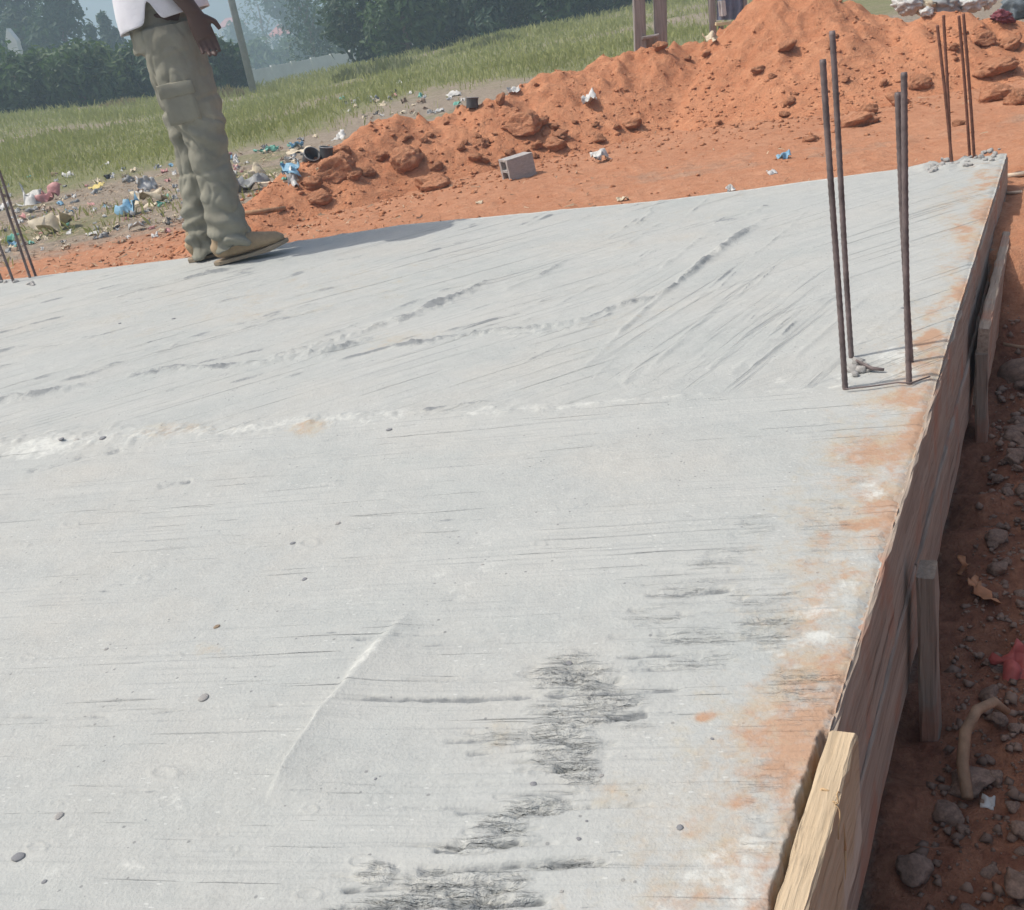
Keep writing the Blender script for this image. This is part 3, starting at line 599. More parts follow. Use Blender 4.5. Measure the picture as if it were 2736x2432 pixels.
# bays of perimeter vertices dropped to form the slab's sides
top = np.stack([x, y, Z], 1)
fq = grid_faces(NR, NC)
idx = np.arange(NR * NC).reshape(NR, NC)
rim = np.concatenate([idx[:, -1], idx[-1, ::-1][1:]])
low = top[rim].copy(); low[:, 2] = -0.34
b0 = len(top); ks = np.arange(len(rim) - 1)
skirt = np.stack([rim[:-1], b0 + ks, b0 + ks + 1, rim[1:]], 1)[:, ::-1]
allv = np.concatenate([top, low]); me = mesh_np('concrete_slab', allv, np.concatenate([fq, skirt]))
sm = np.full(len(me.polygons), True); sm[len(fq):] = False; me.polygons.foreach_set('use_smooth', sm)
stain = np.stack([np.clip(du, 0, 1), np.clip(dw, 0, 1), np.clip(dd, 0, 1)], 1)  # stains, plus the painted lit lip and rim and shaded pits
attr(me, 'stain', np.concatenate([stain, stain[rim]]))
rel_ = np.stack([np.clip(rm, 0, 1), sstep(-12, 12, -jl[0] * jl[1]), np.clip(mB * 1.0, 0, 1)], 1); attr(me, 'relief', np.concatenate([rel_, rel_[rim]]))
slab = tag(link('concrete_slab', me, M['concrete']), 'pale grey concrete slab with trowel ridges and rough patches', kind='structure')
# the rest of the same slab beside and behind the viewer
bx, by = np.meshgrid(np.linspace(0, 1, 40), np.linspace(0, 1, 60))
def slab_rest(xa, xb, ya, yb, nm):
    Xr = xa(by) + (xb(by) - xa(by)) * bx; Yr = ya(Xr) + (yb(Xr) - ya(Xr)) * by
    Zr = 0.006 * fbm(Xr.ravel() * 1.3, Yr.ravel() * 1.3, 101, 3) - 0.0075
    m = mesh_np(nm, np.stack([Xr.ravel(), Yr.ravel(), Zr], 1), grid_faces(60, 40)); attr(m, 'stain', np.zeros((2400, 3)))
    return link(nm, m, M['concrete'], slab)
slab_rest(lambda t: -6 + 0 * t, lambda t: -1.044 - (2.62 - 1.05) * t, lambda X: 0.5 + 0 * X, lambda X: far_y(X) if False else np.full_like(X, 1) * np.interp(X, [-6, -2.62], [far_y(-2.62) + 1.0, far_y(-2.62)]), 'slab_side_bay')
slab_rest(lambda t: -6 + 0 * t, lambda t: edge_x(-3 + 3.498 * t), lambda X: -3 + 0 * X, lambda X: 0.498 + 0 * X, 'slab_near_bay')

# ------------------------------------------------------------------ formwork along the right edge
EDV = Vector((ED[0], ED[1], 0)); ENV = Vector((EN[0], EN[1], 0)); RE = Matrix((EDV, ENV, Vector((0, 0, 1)))).transposed()
if RE.determinant() < 0: RE = Matrix((EDV, -ENV, Vector((0, 0, 1)))).transposed()
def at_edge(a, o, z): return Vector((C0[0] + ED[0] * a + EN[0] * o, C0[1] + ED[1] * a + EN[1] * o, z))
AL = float(along(*C1))
REZ = math.atan2(ED[1], ED[0])
form = empty('timber_formwork', at_edge(AL / 2, 0.02, -0.33), REZ)
form['label'] = 'weathered grey plank formwork boarding the right-hand side of the slab'; form['category'] = 'formwork'
def fpart(name, a, o, z, sx, sy, sz, mat, tilt=(0, 0, 0), jit=0.0015, seg=12, bev=0.003, parent=None, root=None):
    V, Fc = box(sx, sy, sz, jit=jit, seg=seg, bev=bev); ob = link(name, pymesh(name, V, Fc), M[mat])
    if root is None: root = form
    p = at_edge(a, o, z)
    ob.parent = root; ob.matrix_parent_inverse = Matrix.Identity(4)
    rel = Matrix.Translation(root.location) @ Matrix.Rotation(REZ, 4, 'Z')
    from mathutils import Euler
    world = Matrix.Translation(p) @ Matrix.Rotation(REZ, 4, 'Z') @ Euler(tilt).to_matrix().to_4x4()
    ob.matrix_local = rel.inverted() @ world
    return ob
# upper and lower planks, butted end to end
cuts = [0.262, 1.72, AL + 0.003]
for i in range(2):
    a0, a1 = cuts[i] + 0.002, cuts[i + 1] - 0.002
    fpart('plank', (a0 + a1) / 2, -0.0075 - 0.001 * i, -0.091 - 0.001 * i, a1 - a0, 0.025, 0.158, 'formwood', (0, 0, 0), seg=40)
cuts = [-1.6, 0.9, AL - 0.45, AL + 0.0]
for i in range(3):
    a0, a1 = cuts[i] + 0.002, cuts[i + 1] - 0.002
    fpart('plank', (a0 + a1) / 2, -0.0065 + 0.001 * (i % 2), -0.2515, a1 - a0, 0.027, 0.158, 'formwood', (0.02, 0, 0), seg=40)
fpart('plank', 2.32, 0.033, -0.195, 0.95, 0.024, 0.19, 'formwood', (0.06, 0, 0.0), seg=24)
# upright stakes holding the planks
for a, o, top_, bot, w, th in ((0.80, 0.036, -0.12, -0.56, 0.055, 0.026), (1.86, 0.034, -0.16, -0.46, 0.05, 0.026)):
    V, Fc = box(top_ - bot, th, w, jit=0.0015, seg=8, bev=0.004, rot=Matrix(((0, 0, 1), (0, 1, 0), (-1, 0, 0))))
    ob = link('stake', pymesh('stake', V, Fc), M['stakewood'], form)
    rel = Matrix.Translation(form.location) @ Matrix.Rotation(REZ, 4, 'Z')
    ob.matrix_local = rel.inverted() @ (Matrix.Translation(at_edge(a, o, (top_ + bot) / 2)) @ Matrix.Rotation(REZ, 4, 'Z'))
# the fresh pale batten at the near end
V, Fc = box(1.6, 0.0285, 0.150, jit=0.0012, seg=90, bev=0.003)
bat = link('pale_batten', pymesh('pale_batten', V, Fc), M['palewood'])
bat.location = at_edge(0.250 - 0.8, 0.0150, -0.073); bat.rotation_euler = (0, 0, REZ - 0.002)
tag(bat, 'fresh pale timber batten on edge at the near end of the formwork', 'batten')
# raffia string tied round it
V, Fc = [], []
tw = P(2232, 2150, 0.006)
for k in range(3):
    q = [Vector(tw)]
    d = Vector((random.uniform(-0.4, 1), random.uniform(-0.6, 0.8), random.uniform(-0.2, 0.5))).normalized() * 0.004
    for j in range(5):
        d = (d + Vector((random.uniform(-1, 1), random.uniform(-1, 1), random.uniform(-1.1, 0.7))) * 0.003); q.append(q[-1] + d)
    tube(q, [0.0008] * 6, 5, V=V, Fc=Fc)
loop = [at_edge(0.16, 0.0150, -0.073) + ENV * (0.0165 * math.cos(a)) + Vector((0, 0, 0.0775 * math.sin(a))) + EDV * 0.003 * math.sin(3 * a) for a in np.linspace(0, 2 * math.pi, 20)]
tube(loop, [0.0013] * 20, 5, V=V, Fc=Fc)
M['raffia'] = mat_plain('raffia', (0.52, 0.36, 0.2), 0.8)
tag(link('raffia_string', pymesh('raffia_string', V, Fc, True), M['raffia']), 'frayed raffia string tied round the pale batten', 'string')

# ------------------------------------------------------------------ starter bars
def rebar(base, top, r, bend=0.01, seed=0):
    b = Vector(base); t = Vector(top); n = 90; path = []
    rnd = random.Random(seed); ph = rnd.uniform(0, 6); L = (t - b).length
    for i in range(n + 1):
        f = i / n; p = b.lerp(t, f) + Vector((bend * math.sin(f * 2.6 + ph), bend * 0.6 * math.cos(f * 2.2 + ph), 0)) * f * (1 - 0.35 * f)
        path.append(p)
    rad = [r * (1.07 if i % 2 else 0.95) for i in range(n + 1)]      # rolled ribs
    return tube(path, rad, 9)
def starter(name, label, bars, r, mat):
    c = Vector(np.mean([b for b, t in bars], 0)); c.z = 0
    root = empty(name, c); tag(root, label, 'rebar', 'starter bars standing in the slab')
    for i, (b, t) in enumerate(bars):
        b = Vector(b); b.z = -0.06; V, Fc = rebar(b - c, Vector(t) - c, r, 0.006, hash(name + str(i)) % 99 if False else i * 7 + len(label))
        link('steel_bar', pymesh('steel_bar', V, Fc, True), M[mat], root)
    return root
def bar_px(bu, bv, tu, tv, dy=0.0, zb=0.0):
    b = P(bu, bv, zb); return (tuple(b), tuple(PY(tu, tv, b[1] + dy)))
starter('column_starter_bars', 'near group of four dark steel bars standing beside the formwork',
        [bar_px(2259, 1036, 2204, 158), bar_px(2277, 955, 2218, 84), bar_px(2430, 1022, 2411, 195), bar_px(2437, 965, 2396, 248, 0.0)], 0.0054, 'rebar')
starter('column_starter_bars', 'rusty thin steel bars standing at the far right corner of the slab',
        [bar_px(2548, 432, 2503, 68), bar_px(2541, 417, 2523, 40), bar_px(2606, 421, 2576, 36), bar_px(2593, 402, 2562, 42)], 0.0050, 'rust')
starter('column_starter_bars', 'grey steel bars at the left rim of the slab, cut by the picture edge',
        [bar_px(94, 732, -10, 440), bar_px(80, 744, -14, 455), bar_px(38, 756, -40, 560), bar_px(8, 754, -70, 575)], 0.006, 'rebar')

# lumps of mortar
def blob_mesh(name, seed, sub=2, amp=0.3, freq=1.6, squash=1.0, angular=0.0):
    import bmesh
    bm = bmesh.new(); bmesh.ops.create_icosphere(bm, subdivisions=sub, radius=1.0)
    off = Vector((seed * 3.7, seed * 1.3, -seed * 2.1))
    planes = [(Vector((random.gauss(0, 1), random.gauss(0, 1), random.gauss(0, 1))).normalized(), random.uniform(0.55, 0.85)) for _ in range(int(angular))]
    for v in bm.verts:
        p = v.co.copy()
        for n_, d_ in planes:
            s_ = p.dot(n_)
            if s_ > d_: p -= n_ * (s_ - d_) * 0.85
        k = 1 + amp * mnoise.noise(v.co * freq + off) + amp * 0.5 * mnoise.noise(v.co * freq * 2.7 + off) + amp * 0.4 * mnoise.noise(v.co * freq * 6.3 + off)
        v.co = p * k
        v.co.z *= squash
    me = bpy.data.meshes.new(name); bm.to_mesh(me); bm.free()
    me.polygons.foreach_set('use_smooth', [True] * len(me.polygons)); return me
rub = [blob_mesh('mortar_lump', i, 2, 0.5, 1.9, 0.7, 8) for i in range(5)]
def place(name, me, mat, loc, s, rot=None, sink=0.35):
    if not me.materials: me.materials.append(M[mat])
    o = bpy.data.objects.new(name, me); COL.objects.link(o)
    if isinstance(s, (int, float)): s = (s, s, s)
    o.scale = s; o.rotation_euler = rot if rot else (random.uniform(-0.5, 0.5), random.uniform(-0.5, 0.5), random.uniform(0, 6.28))
    o.location = (loc[0], loc[1], loc[2] + s[2] * (1 - 2 * sink)); return o
for k in range(44):
    uu = random.uniform(2475, 2670); vv = 452 - 0.19 * (uu - 2475) + random.uniform(-16, 14)
    o = place('mortar_lump', rub[k % 5], 'rubble', P(uu, vv, 0.0), random.uniform(0.004, 0.013))
    tag(o, 'pale lump of broken mortar at the foot of the corner bars', 'mortar lump', 'mortar lumps round the corner bars')
for k in range(9):
    o = place('mortar_lump', rub[k % 5], 'rubble', P(random.uniform(0, 115), random.uniform(742, 768), 0.0), random.uniform(0.008, 0.020))
    tag(o, 'grey lump of mortar at the foot of the left bars', 'mortar lump', 'mortar lumps round the left bars')
for k, (uu, vv, s) in enumerate(((2292, 975, 0.016), (2300, 992, 0.012), (2278, 990, 0.012), (2310, 983, 0.010), (2322, 990, 0.008), (2284, 1003, 0.008))):
    o = place('mortar_lump', rub[k % 5], 'darkstone' if False else 'rubble', P(uu, vv, 0.0), s)
    tag(o, 'lump of mortar stuck at the foot of the near bars', 'mortar lump', 'mortar lumps at the near bars')
# a bent bar stub at the near bars; its tail models the stub's shadow
V, Fc = tube([P(2282, 975, 0.0), P(2284, 960, 0.012), P(2300, 972, 0.012), P(2330, 985, 0.006), P(2362, 988, 0.004)], [0.004, 0.005, 0.0045, 0.004, 0.003], 8)
tag(link('stub_and_shadow', pymesh('stub_and_shadow', V, Fc, True), M['rebar']), 'short bent bar stub with its shadow as a solid tail at the foot of the near steel bars', 'wire')
V, Fc = tube([P(2259, 1040, 0.003), P(2330, 1032, 0.004), P(2400, 1022, 0.004), P(2432, 1024, 0.003), P(2485, 1006, 0.003)], [0.0016] * 5, 6)  # thin dark tube laid on the slab from bar to bar and beyond
tag(link('dark_strand', pymesh('dark_strand', V, Fc, True), M['rebar']), 'thin dark strand lying between the near steel bars', 'wire')

# pebbles on the slab
peb = [blob_mesh('pebble', 20 + i, 2, 0.22, 1.3, 0.75) for i in range(4)]
PEB = [(540, 1857, 21, 'smooth oval grey pebble beside the long groove in the slab'), (1515, 1753, 15, 'round dark pebble just above the large rough patch'), (48, 2284, 24, 'flat grey pebble in a pale ring near the lower left corner'),
       (155, 2176, 17, 'reddish pebble with a sharp edge, lower left of the slab'), (118, 2350, 10, None), (780, 1445, 10, None), (900, 1392, 10, None), (808, 1538, 10, None), (1420, 2078, 13, 'dark clot of mortar below the large rough patch'), (1605, 2062, 9, None),
       (1815, 2200, 14, 'dark chip of stone near the orange dusted edge'), (1545, 2230, 9, None), (280, 1724, 8, None), (1900, 1960, 7, None), (1565, 2180, 6, None), (1500, 2368, 7, None), (1040, 1146, 11, 'grey chip lying on the cold joint'), (168, 1182, 12, None), (205, 1178, 10, None), (275, 1172, 14, None),
       (2413, 828, 7, None), (575, 1665, 12, 'small brown leaf-like chip on the open grey concrete'), (320, 866, 6, None), (465, 855, 7, None), (1290, 1500, 6, None), (1000, 2070, 6, None)]
M['brownchip'] = mat_plain('brown_chip', (0.25, 0.19, 0.13))
for k, (uu, vv, rp, lab) in enumerate(PEB):
    kq = int(np.argmin((U - uu) ** 2 + (VPX - vv) ** 2)); p = top[kq]; r = rp * pxm(p); me = peb[k % 4].copy()
    me.materials.clear(); me.materials.append(M['brownchip'] if lab and 'brown' in lab else M['darkstone'] if (k % 3) or lab and 'dark' in lab else M['rubble'])
    o = place('pebble', me, 'stone', p, (r * 0.82, r * 0.7, r * 0.3), (0, 0, random.uniform(0, 6)), 0.36)
    tag(o, lab or 'tiny chip of stone on the grey concrete', 'pebble', None if lab else 'tiny chips on the slab')

# ------------------------------------------------------------------ clods on and below the heap
clo = [blob_mesh('soil_clod', 40 + i, 4, 0.34, 1.4, 0.82, 8) for i in range(7)]
CLODS = [(905, 448, 64, 44, 'big rounded orange clod near the left end of the heap'), (948, 470, 24, 20, 'small clod leaning on the big left clod'), (1088, 420, 52, 42, 'tall orange clod halfway along the left foot of the heap'), (1162, 488, 56, 34, 'broad low clod at the foot of the heap, left of the cement block'),
         (839, 492, 30, 24, 'reddish brown clod at the very left toe of the heap'), (851, 530, 34, 24, 'pinkish clod at the left toe, nearest the stick'), (985, 462, 26, 22, 'clod wedged to the right of the big left clod'), (1406, 334, 56, 40, 'dark shaded clod in the middle of the heap'), (1486, 384, 34, 24, 'clod below the dark shaded clod'),
         (1289, 384, 24, 18, 'lump above the cement block'), (2289, 322, 62, 30, 'long flat-topped boulder of soil behind the near steel bars'), (2322, 296, 26, 26, 'clod behind the long flat-topped boulder'), (2655, 178, 54, 30, 'slanting slab of soil right of the corner bars'), (2664, 250, 60, 40, 'large shaded clod at the right picture edge'),
         (2632, 108, 34, 24, 'upper clod just right of the corner bars'), (2698, 118, 36, 26, 'rounded clod beneath the dark bag'), (2722, 262, 36, 30, 'clod cut by the right picture edge'), (2166, 372, 24, 16, 'low clod left of the near steel bars'), (1170, 446, 20, 16, 'small clod above the broad low clod'), (2456, 220, 30, 26, 'clod just left of the corner bars'), (2560, 330, 22, 14, 'small clod below the corner bars')]
for k, (uu, vv, ru, rv, lab) in enumerate(CLODS):
    p = hit(uu, vv + rv * 0.4); m = pxm(p)
    o = place('soil_clod', clo[k % 7], 'clod', p, (ru * m, ru * m * 0.85, rv * m * 1.05), (random.uniform(-0.25, 0.25), random.uniform(-0.25, 0.25), random.uniform(-0.6, 0.6)), 0.40)
    tag(o, lab, 'soil clod')
cl2 = [blob_mesh('soil_clod', 60 + i, 3, 0.40, 1.6, 0.8, 6) for i in range(6)]
n = 0
for k in range(95):
    if k < 55:
        uu = random.uniform(760, 1700); vv = random.uniform(540, 400) - (uu - 760) * 0.07 + random.uniform(-60, 10)
    else:
        uu = random.uniform(1300, 2730); vv = random.uniform(120, 400) - (uu - 1900) * 0.06
    p = hit(uu, vv)
    if heap_raw(p[0], p[1]) < -0.17 or p[1] > 8: continue
    m = pxm(p); r = min(34, random.lognormvariate(2.45, 0.5)) * m
    o = place('soil_clod', cl2[k % 6], 'clod', p, (r * 1.1, r, r * 0.8), None, 0.3)
    tag(o, 'small loose clod of orange soil on the heap', 'soil clod', 'small clods on the heap'); n += 1
# crumbs: uncountable
def scatter_tets(n, sampler, smin, smax, name, mat, label):
    V = []; Fc = []
    for i in range(n):
        s = sampler()
        if s is None: continue
        p = Vector(s); r = smin * (smax / smin) ** (random.random() ** 2.2); b = len(V)
        for j in range(6):
            a = Vector(((1, 0, 0), (-1, 0, 0), (0, 1, 0), (0, -1, 0), (0, 0, 1), (0, 0, -1))[j]); V.append(p + Vector((a.x * r * random.uniform(0.6, 1.3), a.y * r * random.uniform(0.6, 1.3), a.z * r * random.uniform(0.4, 0.9))) + Vector((random.uniform(-1, 1), random.uniform(-1, 1), 0)) * r * 0.3)
        for f in ((0, 2, 4), (2, 1, 4), (1, 3, 4), (3, 0, 4), (2, 0, 5), (1, 2, 5), (3, 1, 5), (0, 3, 5)): Fc.append(tuple(b + q for q in f))
    o = link(name, pymesh(name, V, Fc, True), M[mat]); tag(o, label, kind='stuff'); return o
cand = np.stack([rng.uniform(-2.2, 5, 60000), rng.uniform(4.2, 7.5, 60000)], 1); hrw = heap_raw(cand[:, 0], cand[:, 1])
pr = np.clip(1 - np.abs(hrw + 0.02) * 2.2, 0.05, 1) * (cand[:, 1] > far_y(cand[:, 0]) + 0.12)
cand = cand[rng.random(60000) < pr * 0.20]; cz = surf_z(cand[:, 0], cand[:, 1]); it = iter(range(len(cand)))
def samp():
    i = next(it, None); return None if i is None else (cand[i, 0], cand[i, 1], cz[i] + 0.002)
scatter_tets(len(cand), samp, 0.005, 0.020, 'soil_crumbs', 'soil', 'loose crumbs of orange soil round the heap')

# ------------------------------------------------------------------ cement block lying on the earth
import bmesh
def hollow_block():
    bm = bmesh.new(); L, D, Hh = 0.40, 0.15, 0.19          # length, depth, height; two cores through the height
    ys = [-D / 2, -D / 2 + 0.03, D / 2 - 0.03, D / 2]; xs = [-L / 2, -L / 2 + 0.035, -0.018, 0.018, L / 2 - 0.035, L / 2]
    def cell(i, j): return not (j == 1 and i in (1, 3))
    def quad(*p): bm.faces.new([bm.verts.new(q) for q in p])
    for i in range(5):
        for j in range(3):
            x0, x1, y0, y1 = xs[i], xs[i + 1], ys[j], ys[j + 1]
            if cell(i, j):
                quad((x0, y0, Hh), (x1, y0, Hh), (x1, y1, Hh), (x0, y1, Hh)); quad((x0, y1, 0), (x1, y1, 0), (x1, y0, 0), (x0, y0, 0))
                for di, dj, e in ((-1, 0, ((x0, y1), (x0, y0))), (1, 0, ((x1, y0), (x1, y1))), (0, -1, ((x0, y0), (x1, y0))), (0, 1, ((x1, y1), (x0, y1)))):
                    a, b = i + di, j + dj
                    if a < 0 or a > 4 or b < 0 or b > 2 or not cell(a, b):
                        (xa, ya), (xb, yb) = e; quad((xa, ya, 0), (xb, yb, 0), (xb, yb, Hh), (xa, ya, Hh))
    bmesh.ops.remove_doubles(bm, verts=bm.verts, dist=1e-5); bmesh.ops.recalc_face_normals(bm, faces=bm.faces)
    bmesh.ops.subdivide_edges(bm, edges=bm.edges, cuts=2, use_grid_fill=True)
    for v in bm.verts: v.co += Vector([mnoise.noise(v.co * 40 + Vector((k * 9, 0, 0))) * 0.0022 for k in range(3)])
    me = bpy.data.meshes.new('cement_block'); bm.to_mesh(me); bm.free(); return me
bp = hit(1385, 476)
blk = link('cement_block', hollow_block(), M['block'])
blk.scale = (0.30, 0.62, 0.80)
# lying on its long side: core openings face left along the sun, front face to the viewer
blk.rotation_euler = (0, math.radians(-90 - 3), math.radians(24)); blk.location = (bp[0] + 0.075, bp[1] + 0.05, bp[2] + 0.052)
tag(blk, 'hollow grey cement block lying on the orange earth before the heap', 'block')

# ------------------------------------------------------------------ rubble and oddments in the dug strip on the right
rk = [blob_mesh('rubble_stone', 80 + i, 3, 0.30, 1.5, 0.8, 7) for i in range(6)]
for k in range(295):
    a = random.uniform(-0.1, 2.35); d = random.uniform(0.075, 0.45); q = at_edge(a, d, 0); z = float(ground_z(q.x, q.y))
    big = random.random() < 0.3
    r = random.uniform(0.017, 0.03) if big else random.uniform(0.006, 0.016)
    o = place('rubble_stone', rk[k % 6], 'stone', (q.x, q.y, z), (r * 1.15, r, r * 0.8), None, 0.25)
    tag(o, 'rough grey stone in the shaded strip beside the formwork', 'stone', 'stones in the shaded strip beside the formwork')
ga = iter([(random.uniform(-0.2, 2.4), 0.05 + 0.5 * random.random()) for _ in range(5200)])
def samp_g():
    q = next(ga, None)
    if q is None: return None
    p = at_edge(q[0], q[1], 0); return (p.x, p.y, float(ground_z(p.x, p.y)) + 0.002)
scatter_tets(5200, samp_g, 0.0025, 0.014, 'loose_gravel', 'stone', 'loose gravel and crumbs in the shaded strip beside the formwork')
for lab, uu, vv, r in (('largest pale stone at the foot of the formwork, bottom right', 2440, 2330, 0.026), ('pale angular stone half way up the shaded strip', 2585, 2105, 0.032), ('grey stone against the bank where the shaded strip ends', 2715, 1010, 0.05)):
    p = hit(uu, vv); tag(place('rubble_stone', rk[1], 'stone', p, (r * 1.2, r, r * 0.8), None, 0.3), lab, 'stone')
V, Fc = tube([hit(*q) + np.array([0, 0, dz]) for q, dz in (((2585, 2165), 0.02), ((2572, 2110), 0.05), ((2580, 2060), 0.07), ((2610, 2010), 0.08), ((2655, 1975), 0.07), ((2690, 1958), 0.04))], [0.0085, 0.009, 0.009, 0.0085, 0.008, 0.006], 10)
M['root'] = mat_plain('root', (0.30, 0.20, 0.13), 0.8, 0.3, 30)
tag(link('bent_root', pymesh('bent_root', V, Fc, True), M['root']), 'tan bent root arching out of the shaded strip, bottom right', 'root')
def scrap_mesh(name, seed, w, h, crumple, n=7, thick=0.0015, fold=0.0):
    V = []; Fc = []; off = Vector((seed * 5.1, seed * 2.3, 0)); rs = random.Random(seed)
    for lay in (0, 1):
        for j in range(n + 1):
            for i in range(n + 1):
                a, b = i / n - 0.5, j / n - 0.5
                k = 1 + 0.35 * mnoise.noise(Vector((math.atan2(b, a) * 1.2, seed, 0)))
                p = Vector((a * w * k, b * h * k, 0)); q = Vector((a * 2.4, b * 2.4, 0)) + off
                z = crumple * (mnoise.noise(q) + 0.5 * mnoise.noise(q * 2.6)) * max(w, h) + fold * max(w, h) * abs(a + 0.3 * b)
                p.x += crumple * w * 0.6 * mnoise.noise(q + Vector((9, 0, 0))); p.y += crumple * h * 0.6 * mnoise.noise(q + Vector((0, 9, 0)))
                V.append((p.x, p.y, z - lay * thick))
    m = (n + 1) ** 2
    for j in range(n):
        for i in range(n):
            a = j * (n + 1) + i; Fc.append((a, a + 1, a + n + 2, a + n + 1)); Fc.append((m + a, m + a + n + 1, m + a + n + 2, m + a + 1))
    brd = [i for i in range(n)] + [n + (n + 1) * j for j in range(n)] + [(n + 1) * n + n - i for i in range(n)] + [(n + 1) * (n - j) for j in range(n)]
    for i in range(len(brd)):
        a, b = brd[i], brd[(i + 1) % len(brd)]; Fc.append((a, a + m, b + m, b))
    me = pymesh(name, V, Fc, True)
    lo = min(v.co.z for v in me.vertices)
    for v in me.vertices: v.co.z -= lo
    return me
PC = dict(white=(0.56, 0.56, 0.54), cream=(0.60, 0.52, 0.38), blue=(0.06, 0.24, 0.50), skyblue=(0.20, 0.38, 0.52), red=(0.42, 0.10, 0.09), pink=(0.55, 0.28, 0.27), grey=(0.30, 0.31, 0.31), black=(0.06, 0.065, 0.07), yellow=(0.55, 0.45, 0.14), green=(0.16, 0.42, 0.34), brown=(0.27, 0.19, 0.13), orange=(0.55, 0.27, 0.14))
for k_, c_ in PC.items(): M['pl_' + k_] = mat_plain('scrap_' + k_, c_, 0.55, 0.2, 14, 0.3, 0.006, 0.4)
def scrap(name, lab, cat, colr, uu, vv, wpx, hpx, crumple=0.35, stand=0.0, rz=None, group=None, sink=0.3, seed=None, fold=0.0):
    p = hit(uu, vv); m = pxm(p); sd_ = seed if seed is not None else random.randint(0, 9999)
    me = scrap_mesh(name, sd_, wpx * m, max(hpx * 1.6, wpx * 0.35) * m, crumple, fold=fold); o = link(name, me, M['pl_' + colr])
    o.location = (p[0], p[1], p[2] + 0.001 - sink * hpx * m * 0.3); o.rotation_euler = (stand, 0, random.uniform(-0.7, 0.7) if rz is None else rz)
    return tag(o, lab, cat, group)
scrap('red_rag', 'crumpled red plastic in the shaded strip by the right picture edge', 'plastic', 'red', 2712, 1800, 90, 80, 0.5, 0.4)
scrap('dry_leaf', 'curled orange leaf upright on the shaded strip', 'leaf', 'orange', 2562, 1525, 26, 40, 0.5, 1.0)
scrap('dry_leaf', 'larger curled orange leaf below the other in the shaded strip', 'leaf', 'orange', 2603, 1590, 46, 50, 0.5, 0.7)
scrap('paper_scrap', 'small white paper scrap on the dark red earth, bottom right', 'paper', 'white', 2640, 2150, 34, 26, 0.3, 0.3)
def stick(name, lab, cat, pts, r, mat, lift=0.0):
    path = [hit(*q) + np.array([0, 0, r * 0.7 + lift]) for q in pts]; V, Fc = tube(path, [r * random.uniform(0.85, 1.1) for _ in path], 8)
    return tag(link(name, pymesh(name, V, Fc, True), M[mat]), lab, cat)
M['straw'] = mat_plain('straw', (0.46, 0.34, 0.23), 0.85, 0.35, 3); M['stick'] = mat_plain('stick', (0.42, 0.25, 0.14), 0.8, 0.3, 20); M['palestick'] = mat_plain('pale_stick', (0.62, 0.52, 0.40), 0.8, 0.2, 20)
stick('pale_stick', 'pale stick on the ground right of the far slab corner', 'stick', ((2690, 476), (2740, 468), (2800, 458)), 0.009, 'palestick')
stick('pale_stick', 'thin twig on the bank below the pale stick, right edge', 'stick', ((2690, 522), (2730, 517)), 0.005, 'palestick')
stick('brown_stick', 'thick tan stick lying on the earth right of the standing person', 'stick', ((642, 578), (700, 573), (762, 562)), 0.012, 'stick')
stick('dry_reed', 'pale dry reed lying across the litter right of the trousers', 'reed', ((690, 492), (760, 488), (800, 486)), 0.006, 'palestick')
stick('dark_twig', 'dark twig on the bank by the formwork near the right edge', 'stick', ((2680, 925), (2710, 930), (2745, 937)), 0.005, 'root')
